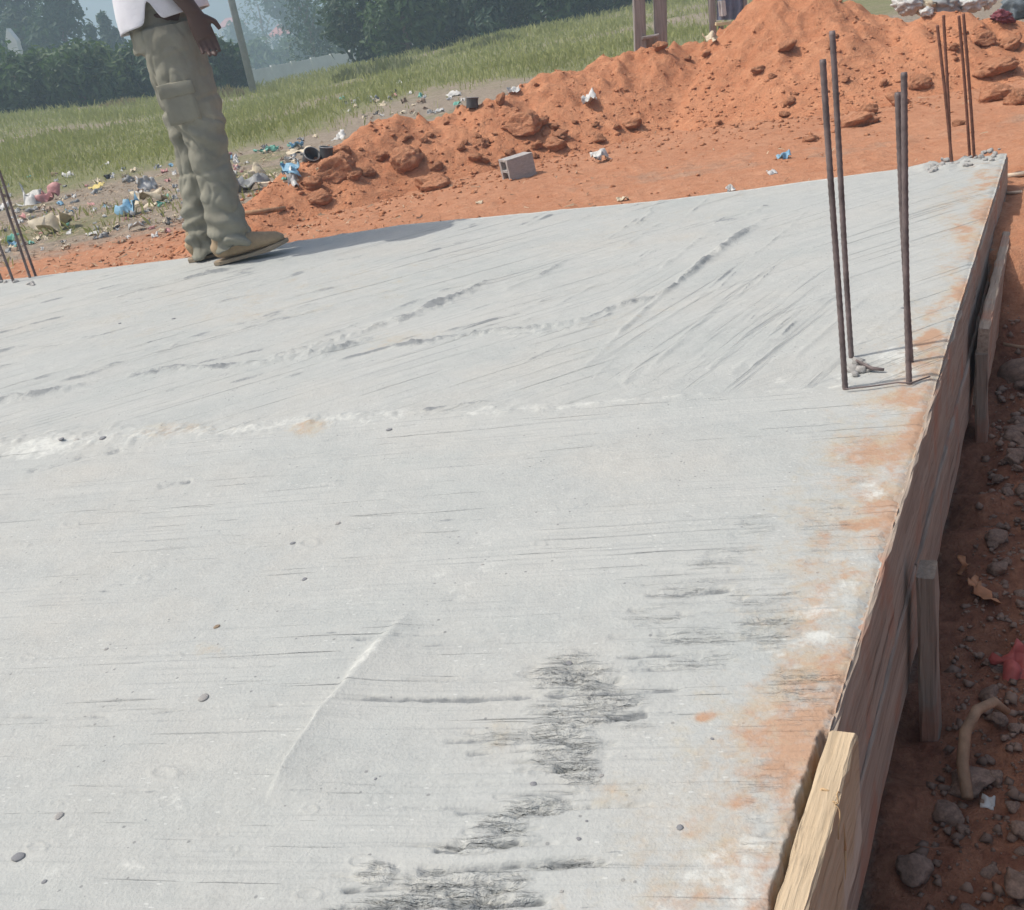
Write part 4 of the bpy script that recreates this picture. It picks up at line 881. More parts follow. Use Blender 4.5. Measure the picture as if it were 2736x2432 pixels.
# ------------------------------------------------------------------ litter strip
LIT = [('plastic_bag', 'blue plastic bag on the earth behind the slab, near the steel bars', 'bag', 'skyblue', 2097, 424, 30, 16, 0.45, 0.1), ('plastic_bag', 'crumpled blue bag in the litter left of the trousers', 'bag', 'skyblue', 357, 572, 46, 34, 0.6, 0.4),
       ('plastic_bag', 'small bright blue bag farther left in the litter', 'bag', 'skyblue', 117, 596, 30, 20, 0.6, 0.4), ('plastic_bag', 'blue and white bag standing in the litter by the heap', 'bag', 'skyblue', 780, 462, 52, 26, 0.5, 0.5), ('paper_bag', 'white paper bag under the blue and white bag', 'bag', 'white', 782, 482, 30, 34, 0.4, 0.9),
       ('torn_sack', 'torn white sack with a raised curved rim left of the trousers', 'sack', 'white', 390, 508, 48, 44, 0.5, 1.1), ('torn_sack', 'pale torn sack lying below the raised sack', 'sack', 'cream', 400, 545, 90, 16, 0.3, 0.1), ('cardboard', 'orange-tan piece of cardboard left of the trousers', 'cardboard', 'cream', 402, 552, 34, 14, 0.2, 0.3),
       ('cream_rag', 'large cream rag spread in the litter at left', 'rag', 'cream', 150, 618, 100, 34, 0.4, 0.2), ('plastic_bag', 'pale grey plastic bag at left, behind the cream rag', 'bag', 'white', 85, 545, 56, 46, 0.5, 0.6), ('red_rag', 'faded red rag in the litter at left', 'rag', 'pink', 140, 535, 60, 26, 0.5, 0.4), ('yellow_wrapper', 'yellow wrapper in the litter above the blue bag', 'wrapper', 'yellow', 262, 504, 44, 16, 0.3, 0.3),
       ('white_plastic', 'white plastic sheet at the left picture edge behind the bars', 'plastic', 'white', 8, 562, 40, 26, 0.4, 0.6), ('green_wrapper', 'pale green wrapper beside the left steel bars', 'wrapper', 'green', 36, 645, 30, 18, 0.5, 0.4), ('white_tray', 'white tray scrap at the edge of the orange earth', 'plastic', 'white', 248, 628, 34, 14, 0.2, 0.2),
       ('paper_scrap', 'white crumpled paper on the heap to the right of the cement block', 'paper', 'white', 1605, 433, 40, 24, 0.6, 0.3), ('paper_scrap', 'crumpled white paper high on the heap above the cement block', 'paper', 'white', 1572, 275, 36, 24, 0.6, 0.4), ('paper_scrap', 'small white paper on the apron beside the blue bag', 'paper', 'white', 2060, 466, 20, 14, 0.4, 0.3),
       ('white_plastic', 'white scrap on the crest of the heap by the grass', 'plastic', 'white', 1372, 247, 32, 14, 0.4, 0.4), ('white_plastic', 'white sheet on the ground left of the heap crest', 'plastic', 'white', 1215, 258, 40, 12, 0.3, 0.3), ('paper_scrap', 'cream paper lying against the far slab rim', 'paper', 'cream', 1664, 538, 30, 10, 0.4, 0.1), ('yellow_wrapper', 'yellowish scrap on the earth below the cement block', 'wrapper', 'cream', 1281, 544, 18, 8, 0.3, 0.2),
       ('white_plastic', 'pale curled scrap at the far slab rim, middle right', 'plastic', 'white', 1950, 512, 22, 16, 0.6, 0.4), ('cream_rag', 'yellow-tan mat behind the dark tins', 'rag', 'cream', 800, 408, 60, 20, 0.2, 0.2), ('white_plastic', 'white plastic curl behind the dark tins', 'plastic', 'white', 912, 372, 30, 20, 0.5, 0.6), ('straw_bundle', 'bundle of straw-coloured strips right of the trousers', 'straw', 'cream', 690, 475, 44, 26, 0.6, 0.5),
       ('black_plastic', 'dark plastic sheet in the litter right of the trousers', 'plastic', 'grey', 670, 510, 90, 20, 0.4, 0.2), ('white_plastic', 'white scrap by the left crest of the heap', 'plastic', 'white', 1175, 300, 30, 10, 0.3, 0.2), ('white_plastic', 'tiny white scrap in the field beyond the heap', 'plastic', 'white', 1068, 222, 16, 8, 0.3, 0.4), ('white_plastic', 'white scrap half way to the grass, left', 'plastic', 'white', 284, 440, 18, 10, 0.3, 0.3)]
for a in LIT: scrap(*a)
GL = ['white', 'white', 'grey', 'cream', 'grey', 'white', 'black', 'grey', 'brown', 'brown', 'cream', 'skyblue', 'green', 'pink']
for k in range(270):
    if k < 185: uu = random.uniform(-20, 640); vv = random.uniform(480, 690) - uu * 0.11
    elif k < 235: uu = random.uniform(580, 860); vv = random.uniform(400, 520) - (uu - 600) * 0.15
    else: uu = random.uniform(900, 1250); vv = random.uniform(262, 330) - (uu - 900) * 0.08
    c_ = random.choice(GL); scrap('litter_scrap', f'small {c_ if c_ != "skyblue" else "light blue"} scrap among the litter behind the slab', 'litter', c_, uu, vv, random.lognormvariate(2.6, 0.4), random.uniform(4, 12), 0.5, random.uniform(0, 0.8), group=f'small {c_} litter scraps')
# two dark tins beyond the litter
def tin(uu, vv, r, hgt, lab, tilt):
    p = hit(uu, vv); root = empty('dark_tin', p); root.rotation_euler = (tilt, 0.2, 0.4); tag(root, lab, 'tin')
    n_ = 18; rb = [(r * 1.035 * math.cos(t), r * 1.035 * math.sin(t), hgt * 0.96) for t in np.linspace(0, 2 * math.pi, n_)]; Vh, Fh = tube(rb, [0.003] * n_, 6); link('rim', pymesh('rim', Vh, Fh, True), M['pl_grey'], root)
    prof = [(0, 0), (r, 0), (r, hgt * 0.05), (r * 0.98, hgt * 0.5), (r, hgt * 0.96), (r * 1.03, hgt), (r * 0.93, hgt), (r * 0.91, hgt * 0.1), (0, hgt * 0.1)]
    n_ = 18; V = [(a * math.cos(t), a * math.sin(t), z) for a, z in prof for t in np.linspace(0, 2 * math.pi, n_, endpoint=False)]
    Fc = [(i * n_ + k, i * n_ + (k + 1) % n_, (i + 1) * n_ + (k + 1) % n_, (i + 1) * n_ + k) for i in range(len(prof) - 1) for k in range(n_)]
    link('can_body', pymesh('can_body', V, Fc, True), M['pl_black'], root)
tin(828, 430, 0.042, 0.06, 'left of two dark tins beyond the litter', 0.9); tin(872, 424, 0.036, 0.06, 'right of two dark tins beyond the litter', 0.1)
tin(1262, 290, 0.035, 0.06, 'dark tin standing on the ground by the left crest of the heap', 0.0)
# straw and chips: uncountable
cand = np.stack([rng.uniform(-3.4, 3.5, 30000), rng.uniform(3.7, 9.5, 30000)], 1)
fd = cand[:, 1] - far_y(cand[:, 0]); hrw = heap_raw(cand[:, 0], cand[:, 1]); pr = np.clip(0.35 - 0.42 * cand[:, 0], 0.05, 1.3) * (fd > 0.1) * (hrw < -0.05)
cand = cand[rng.random(30000) < pr * 0.22]; cz = ground_z(cand[:, 0], cand[:, 1])
V = []; Fc = []
for i in range(len(cand)):
    L = random.uniform(0.008, 0.05); w = random.uniform(0.001, 0.003); a = random.uniform(0, 6.28); b = len(V); dx, dy = math.cos(a), math.sin(a); z = cz[i] + 0.003
    for s1, s2, dz in ((-1, -1, 0), (1, -1, 0), (1, 1, 0), (-1, 1, 0), (0, 0, w * 1.4)):
        V.append((cand[i, 0] + dx * s1 * L / 2 - dy * s2 * w, cand[i, 1] + dy * s1 * L / 2 + dx * s2 * w, z + dz + (s1 > 0) * random.uniform(0, 0.012)))
    Fc += [(b, b + 1, b + 4), (b + 1, b + 2, b + 4), (b + 2, b + 3, b + 4), (b + 3, b, b + 4), (b + 3, b + 2, b + 1, b)]
tag(link('straw_litter', pymesh('straw_litter', V, Fc), M['straw']), 'bits of dry straw and chips strewn on the earth', kind='stuff')

# ------------------------------------------------------------------ vegetation
for nm, c in dict(leaf_dark=(0.040, 0.080, 0.036), leaf_mid=(0.070, 0.120, 0.048), leaf_light=(0.110, 0.160, 0.062), leaf_blue=(0.050, 0.088, 0.055), leaf_dry=(0.15, 0.14, 0.08)).items(): M[nm] = mat_leaf(nm, c)
M['grass'] = mat_leaf('grass', (0.30, 0.305, 0.135), 0.4); M['weed'] = mat_leaf('weed', (0.22, 0.23, 0.125), 0.3); M['drygrass'] = mat_leaf('dry_grass', (0.26, 0.22, 0.12), 0.3)
M['bark'] = mat_plain('bark', (0.16, 0.12, 0.09), 0.9, 0.3, 12, 0.6, 0.02)
def leaves(clumps, n, size, up=0.35, seed=0, shell=0.55):
    r = np.random.default_rng(seed); w = np.array([c[3] * c[4] * c[5] for c in clumps]) ** 0.75; k = r.choice(len(clumps), n, p=w / w.sum())
    C = np.array(clumps)[k]; d = r.normal(size=(n, 3)); d /= np.linalg.norm(d, axis=1)[:, None]
    rad = shell + (1 - shell) * r.random(n) ** 0.6; rad *= 1 + 0.16 * r.normal(size=n)
    c = C[:, :3] + d * C[:, 3:6] * rad[:, None]
    nrm = d * 0.7 + r.normal(size=(n, 3)) * 0.6; nrm[:, 2] += up; nrm /= np.linalg.norm(nrm, axis=1)[:, None]
    t = np.cross(nrm, r.normal(size=(n, 3))); t /= np.linalg.norm(t, axis=1)[:, None]; b = np.cross(nrm, t)
    s = (size * r.uniform(0.6, 1.4, n))[:, None]
    V = np.stack([c - t * s, c + b * s * 0.42 + nrm * s * 0.12, c + t * s, c - b * s * 0.42 + nrm * s * 0.12], 1).reshape(-1, 3)
    return V, np.arange(4 * n).reshape(n, 4)
def tree(name, label, base, height, width, mat, n=2200, leaf=0.13, trunk=0.12, low=0.12, nclump=11, group=None, seed=1, slim=1.0, cat='tree'):
    rs = random.Random(seed); root = empty(name, base); tag(root, label, cat, group)
    cl = []
    for i in range(nclump):
        f = (i + 0.5) / nclump; z = height * (low + (0.97 - low) * f); prof = math.sin(math.pi * min(0.98, 0.16 + 0.80 * f)) ** 0.7
        a = rs.uniform(0, 6.28); rr = width * 0.34 * prof * rs.uniform(0.3, 1.0); s = width * rs.uniform(0.17, 0.30) * (0.45 + 0.55 * prof)
        cl.append((rr * math.cos(a), rr * math.sin(a), z, s, s, s * rs.uniform(0.7, 1.15) * slim))
        if i % 2: cl.append((-rr * math.cos(a) * 0.9, -rr * math.sin(a) * 0.9, z * 0.96, s * 0.8, s * 0.8, s * 0.75 * slim))
    V, Fq = leaves(cl, n, leaf, seed=seed, shell=0.35)
    link('crown', mesh_np('crown', V, Fq, False), M[mat], root)
    Vt, Ft = tube([(0, 0, -0.3), (0.02 * height * rs.uniform(-1, 1), 0, height * 0.3), (0.03 * height * rs.uniform(-1, 1), 0.02, height * 0.62), (0, 0, height * 0.85)], [trunk * 1.2, trunk, trunk * 0.65, trunk * 0.2], 9)
    for c in cl[::2]:
        z0 = max(0.1 * height, c[2] - 0.22 * height); tube([(0, 0, z0), (c[0] * 0.5, c[1] * 0.5, (z0 + c[2]) / 2 + 0.02 * height), (c[0], c[1], c[2])], [trunk * 0.45, trunk * 0.3, trunk * 0.12], 6, V=Vt, Fc=Ft)
    link('trunk', pymesh('trunk', Vt, Ft, True), M['bark'], root)
    return root
def base_at(uu, Y):
    p = PY(uu, 200, Y); return (p[0], Y, float(ground_z(p[0], Y)) - 0.05)
def hedge(uu, Y, toppx, w_px, label, mat, seed, name='hedge_bush', n=1700, leaf=0.13, group=None, low=0.05, slim=1.0, cat='bush'):
    b = base_at(uu, Y); r = ray(uu, toppx); zt = H + r[2] * Y / r[1]; h = zt - b[2]
    return tree(name, label, b, h, w_px * Y / F / ct * 1.0, mat, n, leaf, 0.06 + 0.012 * h, low, 10, group, seed, slim, cat)
HB = [(-60, 34, 150, 190, 'leaf_mid', 'hedge bush cut by the left picture edge'), (40, 33, 150, 150, 'leaf_mid', 'hedge bush under the white gable at far left'), (125, 34, 138, 150, 'leaf_light', 'light green hedge bush, second from the left edge'), (205, 33, 132, 150, 'leaf_mid', 'hedge bush below the paired tall trees'),
      (285, 34, 128, 150, 'leaf_light', 'hedge bush just left of the standing person'), (370, 35, 120, 140, 'leaf_mid', 'hedge bush behind the thighs of the standing person'), (455, 35, 110, 140, 'leaf_dark', 'hedge bush behind the hand of the standing person'), (545, 34, 92, 150, 'leaf_dark', 'dark bush between the person and the pole'), (612, 35, 110, 110, 'leaf_dark', 'dark bush just left of the pole foot')]
for i, (uu, Y, tp, w, m, lab) in enumerate(HB): hedge(uu, Y, tp, w * 1.25, lab, m, 300 + i, group='hedge along the left of the field', n=2300)
TT = [(10, 62, 15, 110, 'leaf_blue', 'pale tree at the left picture edge', 5), (82, 60, -150, 110, 'leaf_dark', 'left of the two tall dark trees above the hedge', 6), (205, 58, -190, 130, 'leaf_dark', 'right of the two tall dark trees above the hedge', 7), (140, 66, 70, 100, 'leaf_blue', 'low tree in the gap between the two tall trees', 8),
      (275, 64, 55, 70, 'leaf_blue', 'small tree between the tall trees and the shirt', 9), (322, 66, 25, 60, 'leaf_blue', 'slim tree just behind the white shirt', 10)]
for uu, Y, tp, w, m, lab, sd_ in TT: hedge(uu, Y, tp, w * 1.15, lab, m, sd_, 'tall_tree', 3200, 0.2, None, 0.05, 1.5, 'tree')
for uu, Y, tp, w, m, lab, sd_ in ((735, 150, -40, 150, 'leaf_blue', 'airy pale tree standing over the red-roofed house', 21), (660, 160, 50, 90, 'leaf_blue', 'low pale tree behind the pole', 22), (830, 120, -260, 130, 'leaf_dark', 'tall dark tree right of the red-roofed house', 23), (560, 170, 70, 90, 'leaf_blue', 'low distant tree left of the pole', 24), (700, 110, 118, 120, 'leaf_mid', 'tree top just behind the pale boundary wall', 25), (790, 112, 112, 120, 'leaf_mid', 'tree top behind the right end of the boundary wall', 26), (640, 108, 125, 100, 'leaf_mid', 'tree top behind the left end of the boundary wall', 27)):
    hedge(uu, Y, tp, w * 1.1, lab, m, sd_, 'distant_tree', 2600 if sd_ != 21 else 900, (0.30 if sd_ == 21 else 0.42) if sd_ < 24 else 0.4, None, 0.1, 1.2, 'tree')
RB = [(850, 62, -60, 150, 'leaf_dark'), (945, 64, -120, 150, 'leaf_mid'), (1020, 36, -160, 170, 'leaf_dark'), (1110, 34, -140, 170, 'leaf_mid'), (1205, 36, -180, 180, 'leaf_dark'), (1300, 34, -170, 180, 'leaf_blue'), (1395, 36, -200, 180, 'leaf_dark'), (1490, 34, -190, 180, 'leaf_mid'), (1585, 36, -220, 180, 'leaf_dark'), (1680, 35, -220, 180, 'leaf_dark'), (1790, 36, -200, 200, 'leaf_blue'), (1900, 35, -220, 200, 'leaf_dark'), (2030, 36, -220, 220, 'leaf_dry'), (2170, 36, -230, 240, 'leaf_dry'), (2330, 36, -260, 260, 'leaf_dry'), (2520, 36, -300, 260, 'leaf_mid'), (2720, 36, -320, 280, 'leaf_mid')]
ORD = ['leftmost', 'second', 'third', 'fourth', 'fifth', 'sixth', 'seventh', 'eighth', 'ninth', 'tenth', 'eleventh', 'twelfth', 'thirteenth', 'fourteenth', 'fifteenth', 'sixteenth', 'rightmost']
for i, (uu, Y, tp, w, m) in enumerate(RB): hedge(uu, Y, tp, w * 1.25, f'{ORD[i]} from the left in the row of tall bushes behind the field', m, 400 + i, 'tall_bush', 3000, 0.13, 'row of tall bushes behind the field', 0.02)
# rank weeds standing before the bushes
def weed(uu, vv_top, Y, w_px, label, seed, mat='weed', n=420):
    rs = random.Random(seed); b = base_at(uu, Y); r = ray(uu, vv_top); h = H + r[2] * Y / r[1] - b[2]; wd = w_px * Y / F
    V = []; Fc = []
    for i in range(n):
        a = rs.uniform(0, 6.28); rr = wd * 0.5 * math.sqrt(rs.random()); x0, y0 = rr * math.cos(a), rr * math.sin(a); hh = h * (1 - 0.55 * (rr / (wd * 0.5)) ** 2) * rs.uniform(0.45, 1.08)
        le = Vector((rs.gauss(0, 0.16), rs.gauss(0, 0.16), 0)) * hh; w_ = rs.uniform(0.015, 0.035); q = Vector((math.cos(a * 3), math.sin(a * 3), 0)) * w_; k = len(V); p = Vector((x0, y0, 0))
        V += [p - q, p + q, p + le * 0.4 + Vector((0, 0, hh * 0.6)) + q * 0.9, p + le * 0.4 + Vector((0, 0, hh * 0.6)) - q * 0.9, p + le + Vector((0, 0, hh))]; Fc += [(k, k + 1, k + 2, k + 3), (k + 3, k + 2, k + 4)]
    o = link('weed_clump', pymesh('weed_clump', V, Fc), M[mat]); o.location = b; return tag(o, label, 'weeds')
for i, (uu, tv, Y, w, lab, m) in enumerate(((1040, 142, 25, 150, 'tall weeds right of the pale wall', 'weed'), (1110, 158, 26, 90, 'smaller clump of weeds next to the tall weeds by the wall', 'weed'), (1340, 80, 26, 130, 'grey-green weeds in front of the middle bushes', 'weed'), (1430, 95, 27, 160, 'broad clump of weeds in the middle of the field edge', 'weed'), (1500, 52, 28, 110, 'light green leafy weeds in front of the bushes', 'grass'), (1600, 95, 24, 160, 'weeds left of the ladder-like timber frame', 'weed'), (1250, 120, 27, 150, 'low weeds between the wall and the middle bushes', 'weed'), (1810, 40, 22, 180, 'weeds right of the ladder-like timber frame', 'weed'), (950, 168, 26, 120, 'low weeds at the right end of the pale wall', 'weed'), (590, 226, 30, 90, 'pale weeds at the foot of the pole', 'drygrass'), (300, 262, 31, 120, 'pale weeds before the hedge, left of the person', 'drygrass'))):
    weed(uu, tv, Y, w, lab, 500 + i, m)
weed(962, 345, 6.9, 90, 'dry brown plant at the left crest of the heap', 540, 'drygrass', 60)
# field grass: uncountable
NG = 120000
gy_ = 9.5 * (40 / 9.5) ** rng.random(NG); gxr = gy_ * rng.uniform(-0.62, 0.36, NG)
gs = np.interp(gxr, [-6, -3.5, -1.2, 0.0, 1.5], [11.6, 10.4, 11.6, 12.4, 12.4]); dens = sstep(-2.0, 2.5, gy_ - gs + 1.2 * fbm(gxr * 0.9, gy_ * 0.9, 601, 3)) * (0.5 + 0.5 * sstep(-0.5, 0.3, fbm(gxr * 0.7, gy_ * 0.5, 603, 3)))
dens = dens * np.clip(0.75 + 1.1 * fbm(gxr * 0.45, gy_ * 0.25, 611, 3), 0.12, 1)
dens = dens * (1 - 0.4 * sstep(3.4, 5.0, gxr) * (gy_ < 26))
kp = (rng.random(NG) < dens) & (heap_raw(gxr, gy_) < -0.3); gxr, gy_ = gxr[kp], gy_[kp]
# a few sprouting weeds inside the litter strip
wx_ = rng.uniform(-3.6, -0.4, 2600); wy_ = rng.uniform(4.6, 7.8, 2600); kw = (wy_ > far_y(wx_) + 0.5 + 0.25 * (wx_ + 3)) & (fbm(wx_ * 2, wy_ * 2, 605, 3) > 0.05) & (heap_raw(wx_, wy_) < -0.2)
gxr = np.concatenate([gxr, wx_[kw]]); gy_ = np.concatenate([gy_, wy_[kw]]); gzz = ground_z(gxr, gy_); n_ = len(gxr)
hh = (0.045 + 0.0045 * np.clip(gy_ - 9, 0, 30)) * rng.uniform(0.5, 1.3, n_) * (1 + 0.5 * fbm(gxr * 0.5, gy_ * 0.5, 607, 2)); wd = 0.0012 + 0.00034 * gy_
an = rng.uniform(0, 6.28, n_); lx, ly = rng.normal(0, 0.3, n_) * hh, rng.normal(0, 0.3, n_) * hh; cxv, cyv = np.cos(an) * wd, np.sin(an) * wd
V = np.stack([np.stack([gxr - cxv, gy_ - cyv, gzz - 0.01], 1), np.stack([gxr + cxv, gy_ + cyv, gzz - 0.01], 1), np.stack([gxr + lx * 0.4 + cxv * 0.7, gy_ + ly * 0.4 + cyv * 0.7, gzz + hh * 0.65], 1), np.stack([gxr + lx, gy_ + ly, gzz + hh], 1)], 1).reshape(-1, 3)
tag(link('field_grass', mesh_np('field_grass', V, np.arange(4 * n_).reshape(n_, 4), False), M['grass']), 'short green grass of the field behind the litter', kind='stuff')

# ------------------------------------------------------------------ pole, wall, houses
pb = base_at(666, 31.0); Vp, Fp = tube([(0, 0, -0.4), (0, 0, 4), (0, 0, 8.2)], [0.10, 0.088, 0.07], 12)
M['pole'] = mat_plain('pole_concrete', (0.33, 0.34, 0.35), 0.85, 0.15, 6); M['wallpaint'] = mat_plain('pale_wall', (0.55, 0.57, 0.55), 0.9, 0.12, 1.2, 0.2, 0.02); M['redroof'] = mat_plain('red_roof', (0.46, 0.16, 0.13), 0.7, 0.12, 2); M['housewall'] = mat_plain('house_wall', (0.62, 0.57, 0.48), 0.9, 0.1, 1.0); M['glass'] = mat_plain('window_dark', (0.05, 0.06, 0.08), 0.2, 0.1, 3); M['whitewall'] = mat_plain('white_gable', (0.72, 0.72, 0.72), 0.9, 0.06, 1)
pole = empty('utility_pole', pb); pole.rotation_euler = (0, 0.01, 0); tag(pole, 'slender grey utility pole right of the standing person', 'pole')
link('shaft', pymesh('shaft', Vp, Fp, True), M['pole'], pole)
V, Fc = box(1.2, 0.09, 0.09, (0, 0, 7.8)); arm = link('cross_arm', pymesh('cross_arm', V, Fc), M['pole'], pole)
for xx in (-0.5, 0.0, 0.5):
    V, Fc = tube([(xx, 0, 7.84), (xx, 0, 7.9), (xx, 0, 7.96), (xx, 0, 8.0)], [0.02, 0.045, 0.03, 0.045], 8); link('insulator', pymesh('insulator', V, Fc, True), M['glass'], arm)
YW = 56.0; a = PY(672, 178, YW); b = PY(940, 146, YW + 2); wall = empty('boundary_wall', ((a[0] + b[0]) / 2, YW + 1, -2.6)); tag(wall, 'pale boundary wall across the dip in the field', 'wall')
L_ = math.hypot(b[0] - a[0], b[1] - a[1]); wz = math.atan2(b[1] - a[1], b[0] - a[0]); wall.rotation_euler = (0, 0, wz); ht = (a[2] + b[2]) / 2 + 2.6
npan = 5
for i in range(npan):
    V, Fc = box(L_ / npan - 0.22, 0.15, ht, (-L_ / 2 + (i + 0.5) * L_ / npan, 0, ht / 2 + 0.02 * (i % 2))); link('wall_panel', pymesh('wall_panel', V, Fc), M['wallpaint'], wall)
for i in range(npan + 1):
    V, Fc = box(0.22, 0.26, ht + 0.06, (-L_ / 2 + i * L_ / npan, 0, ht / 2 + 0.03)); link('pillar', pymesh('pillar', V, Fc), M['wallpaint'], wall)
def house(name, label, u0, u1, v_ridge, v_eave, Y, depth, wallm, roofm, nwin, gable=False, rz=0.0):
    pa, pb_ = PY(u0, v_eave, Y), PY(u1, v_eave - (u1 - u0) * 0.185, Y); zr = PY((u0 + u1) / 2, v_ridge, Y)[2]; ze = (pa[2] + pb_[2]) / 2
    w_ = pb_[0] - pa[0]; cx_ = (pa[0] + pb_[0]) / 2; gz_ = min(float(ground_z(cx_, Y)), ze - 2.6); root = empty(name, (cx_, Y + depth / 2, gz_)); tag(root, label, 'house'); hgt = ze - gz_
    V, Fc = box(w_ * 0.92, depth * 0.92, hgt, (0, 0, hgt / 2)); wl = link('wall', pymesh('wall', V, Fc), M[wallm], root)
    x2, y2, zz, rh = w_ / 2, depth / 2, hgt, max(0.5, zr - ze); k = 0.0 if gable else 0.28
    V = [(-x2, -y2, zz), (x2, -y2, zz), (x2, y2, zz), (-x2, y2, zz), (-x2 * (1 - k * 2) if not gable else 0, 0 if not gable else -y2, zz + rh), (x2 * (1 - k * 2) if not gable else 0, 0 if not gable else y2, zz + rh), (-x2, -y2, zz - 0.15), (x2, -y2, zz - 0.15), (x2, y2, zz - 0.15), (-x2, y2, zz - 0.15)]
    Fc = ([(0, 1, 5, 4), (2, 3, 4, 5), (1, 2, 5), (3, 0, 4)] if not gable else [(1, 2, 5, 4), (3, 0, 4, 5), (0, 1, 4), (2, 3, 5)]) + [(6, 7, 1, 0), (7, 8, 2, 1), (8, 9, 3, 2), (9, 6, 0, 3), (9, 8, 7, 6)]
    link('roof', pymesh('roof', V, Fc), M[roofm], root)
    for i in range(nwin):
        xw = -w_ * 0.46 + w_ * 0.92 * (i + 0.5) / nwin; V, Fc = box(1.25, 0.12, 1.4, (xw, -depth * 0.46 - 0.02, hgt - 1.35)); wn_ = link('window', pymesh('window', V, Fc), M['whitewall'], root)
        V, Fc = box(1.0, 0.06, 1.15, (xw, -depth * 0.46 - 0.075, hgt - 1.35)); link('pane', pymesh('pane', V, Fc), M['glass'], wn_)
    return root
house('far_house', 'distant house with a hipped red roof above the boundary wall', 712, 806, 62, 100, 190, 9, 'housewall', 'redroof', 3)
house('far_house', 'distant house with a red roof just left of the pole', 578, 640, 46, 76, 230, 10, 'housewall', 'redroof', 2)
house('white_hut', 'small white gabled hut showing above the hedge at far left', 14, 42, 94, 112, 50, 0.5, 'whitewall', 'whitewall', 0, True)

# ------------------------------------------------------------------ timber frame and cloth stand behind the heap
def upright(root, name, u0, v0, u1, v1, Y, w, mat, th=0.05):
    a = PY(u0, v0, Y); b = PY(u1, v1, Y); dd_ = Vector(b) - Vector(a); L = dd_.length; m = (Vector(a) + Vector(b)) / 2
    V, Fc = box(L, th, w, jit=0.002, seg=6, bev=0.004); o = link(name, pymesh(name, V, Fc), M[mat], root)
    X = dd_.normalized(); Yv = Vector((0, 1, 0)); Zv = X.cross(Yv).normalized(); Yv = Zv.cross(X); R = Matrix((X, Yv, Zv)).transposed()
    o.matrix_local = Matrix.Translation(m - root.location) @ R.to_4x4(); return o
YF = 8.0; fr = empty('ladder_frame', (PY(1735, 150, YF)[0], YF, -0.1)); tag(fr, 'ladder-like frame of two grey timber uprights behind the heap', 'frame')
upright(fr, 'post', 1713, 230, 1702, -190, YF, 0.082, 'greywood'); upright(fr, 'post', 1768, 215, 1757, -190, YF + 0.02, 0.088, 'greywood')
upright(fr, 'rung', 1715, 102, 1760, 94, YF - 0.03, 0.02, 'greywood', 0.03); upright(fr, 'rung', 1708, -60, 1755, -68, YF - 0.03, 0.02, 'greywood', 0.03)
V, Fc = box(0.11, 0.012, 0.10, jit=0.003, seg=4); pn = link('board', pymesh('board', V, Fc), M['stakewood'], fr); pn.location = Vector(PY(1737, 118, YF + 0.03)) - fr.location
M['jean'] = mat_plain('faded_blue_cloth', (0.20, 0.23, 0.31), 0.9, 0.25, 14, 0.4, 0.01); M['beam'] = mat_plain('yellow_beam', (0.62, 0.52, 0.32), 0.8, 0.15, 12)
stn = empty('cloth_stand', (PY(1950, 90, YF)[0], YF, -0.1)); tag(stn, 'low timber stand hung with faded blue cloth behind the heap', 'stand')
upright(stn, 'post', 1908, 180, 1898, -120, YF, 0.045, 'greywood'); upright(stn, 'post', 1992, 170, 1986, -120, YF, 0.03, 'greywood'); upright(stn, 'cross_bar', 1912, 64, 1990, 60, YF - 0.05, 0.022, 'beam', 0.04)
upright(stn, 'cross_bar', 1895, -100, 1990, -108, YF - 0.0, 0.022, 'greywood', 0.04); upright(stn, 'brace', 1928, 165, 1926, 70, YF, 0.03, 'greywood')
V, Fc = [], []
a = Vector(PY(1912, -100, YF)); b = Vector(PY(1984, -105, YF)); c_ = Vector(PY(1914, 54, YF)); d_ = Vector(PY(1984, 52, YF)); nn = 14
for lay in (0, 1):
    for j in range(nn + 1):
        for i in range(nn + 1):
            f, g = i / nn, j / nn; p = a.lerp(b, f).lerp(c_.lerp(d_, f), g); p.y += 0.018 * math.sin(f * 19 + g * 2) - 0.03 + lay * 0.006; V.append(p - stn.location)
mm = (nn + 1) ** 2
for j in range(nn):
    for i in range(nn):
        k = j * (nn + 1) + i; Fc += [(k, k + 1, k + nn + 2, k + nn + 1), (mm + k, mm + k + nn + 1, mm + k + nn + 2, mm + k + 1)]
cl_ = link('hanging_cloth', pymesh('hanging_cloth', V, Fc, True), M['jean'], stn)
V, Fc = box(0.05, 0.006, 0.10, jit=0.006, seg=5); pt = link('white_patch', pymesh('white_patch', V, Fc), M['pl_white'], stn); pt.location = Vector(PY(1930, 22, YF - 0.07)) - stn.location
scrap('dry_leaf', 'pale curled leaf on the crest below the cloth stand', 'leaf', 'cream', 1905, 116, 40, 24, 0.6, 0.4)
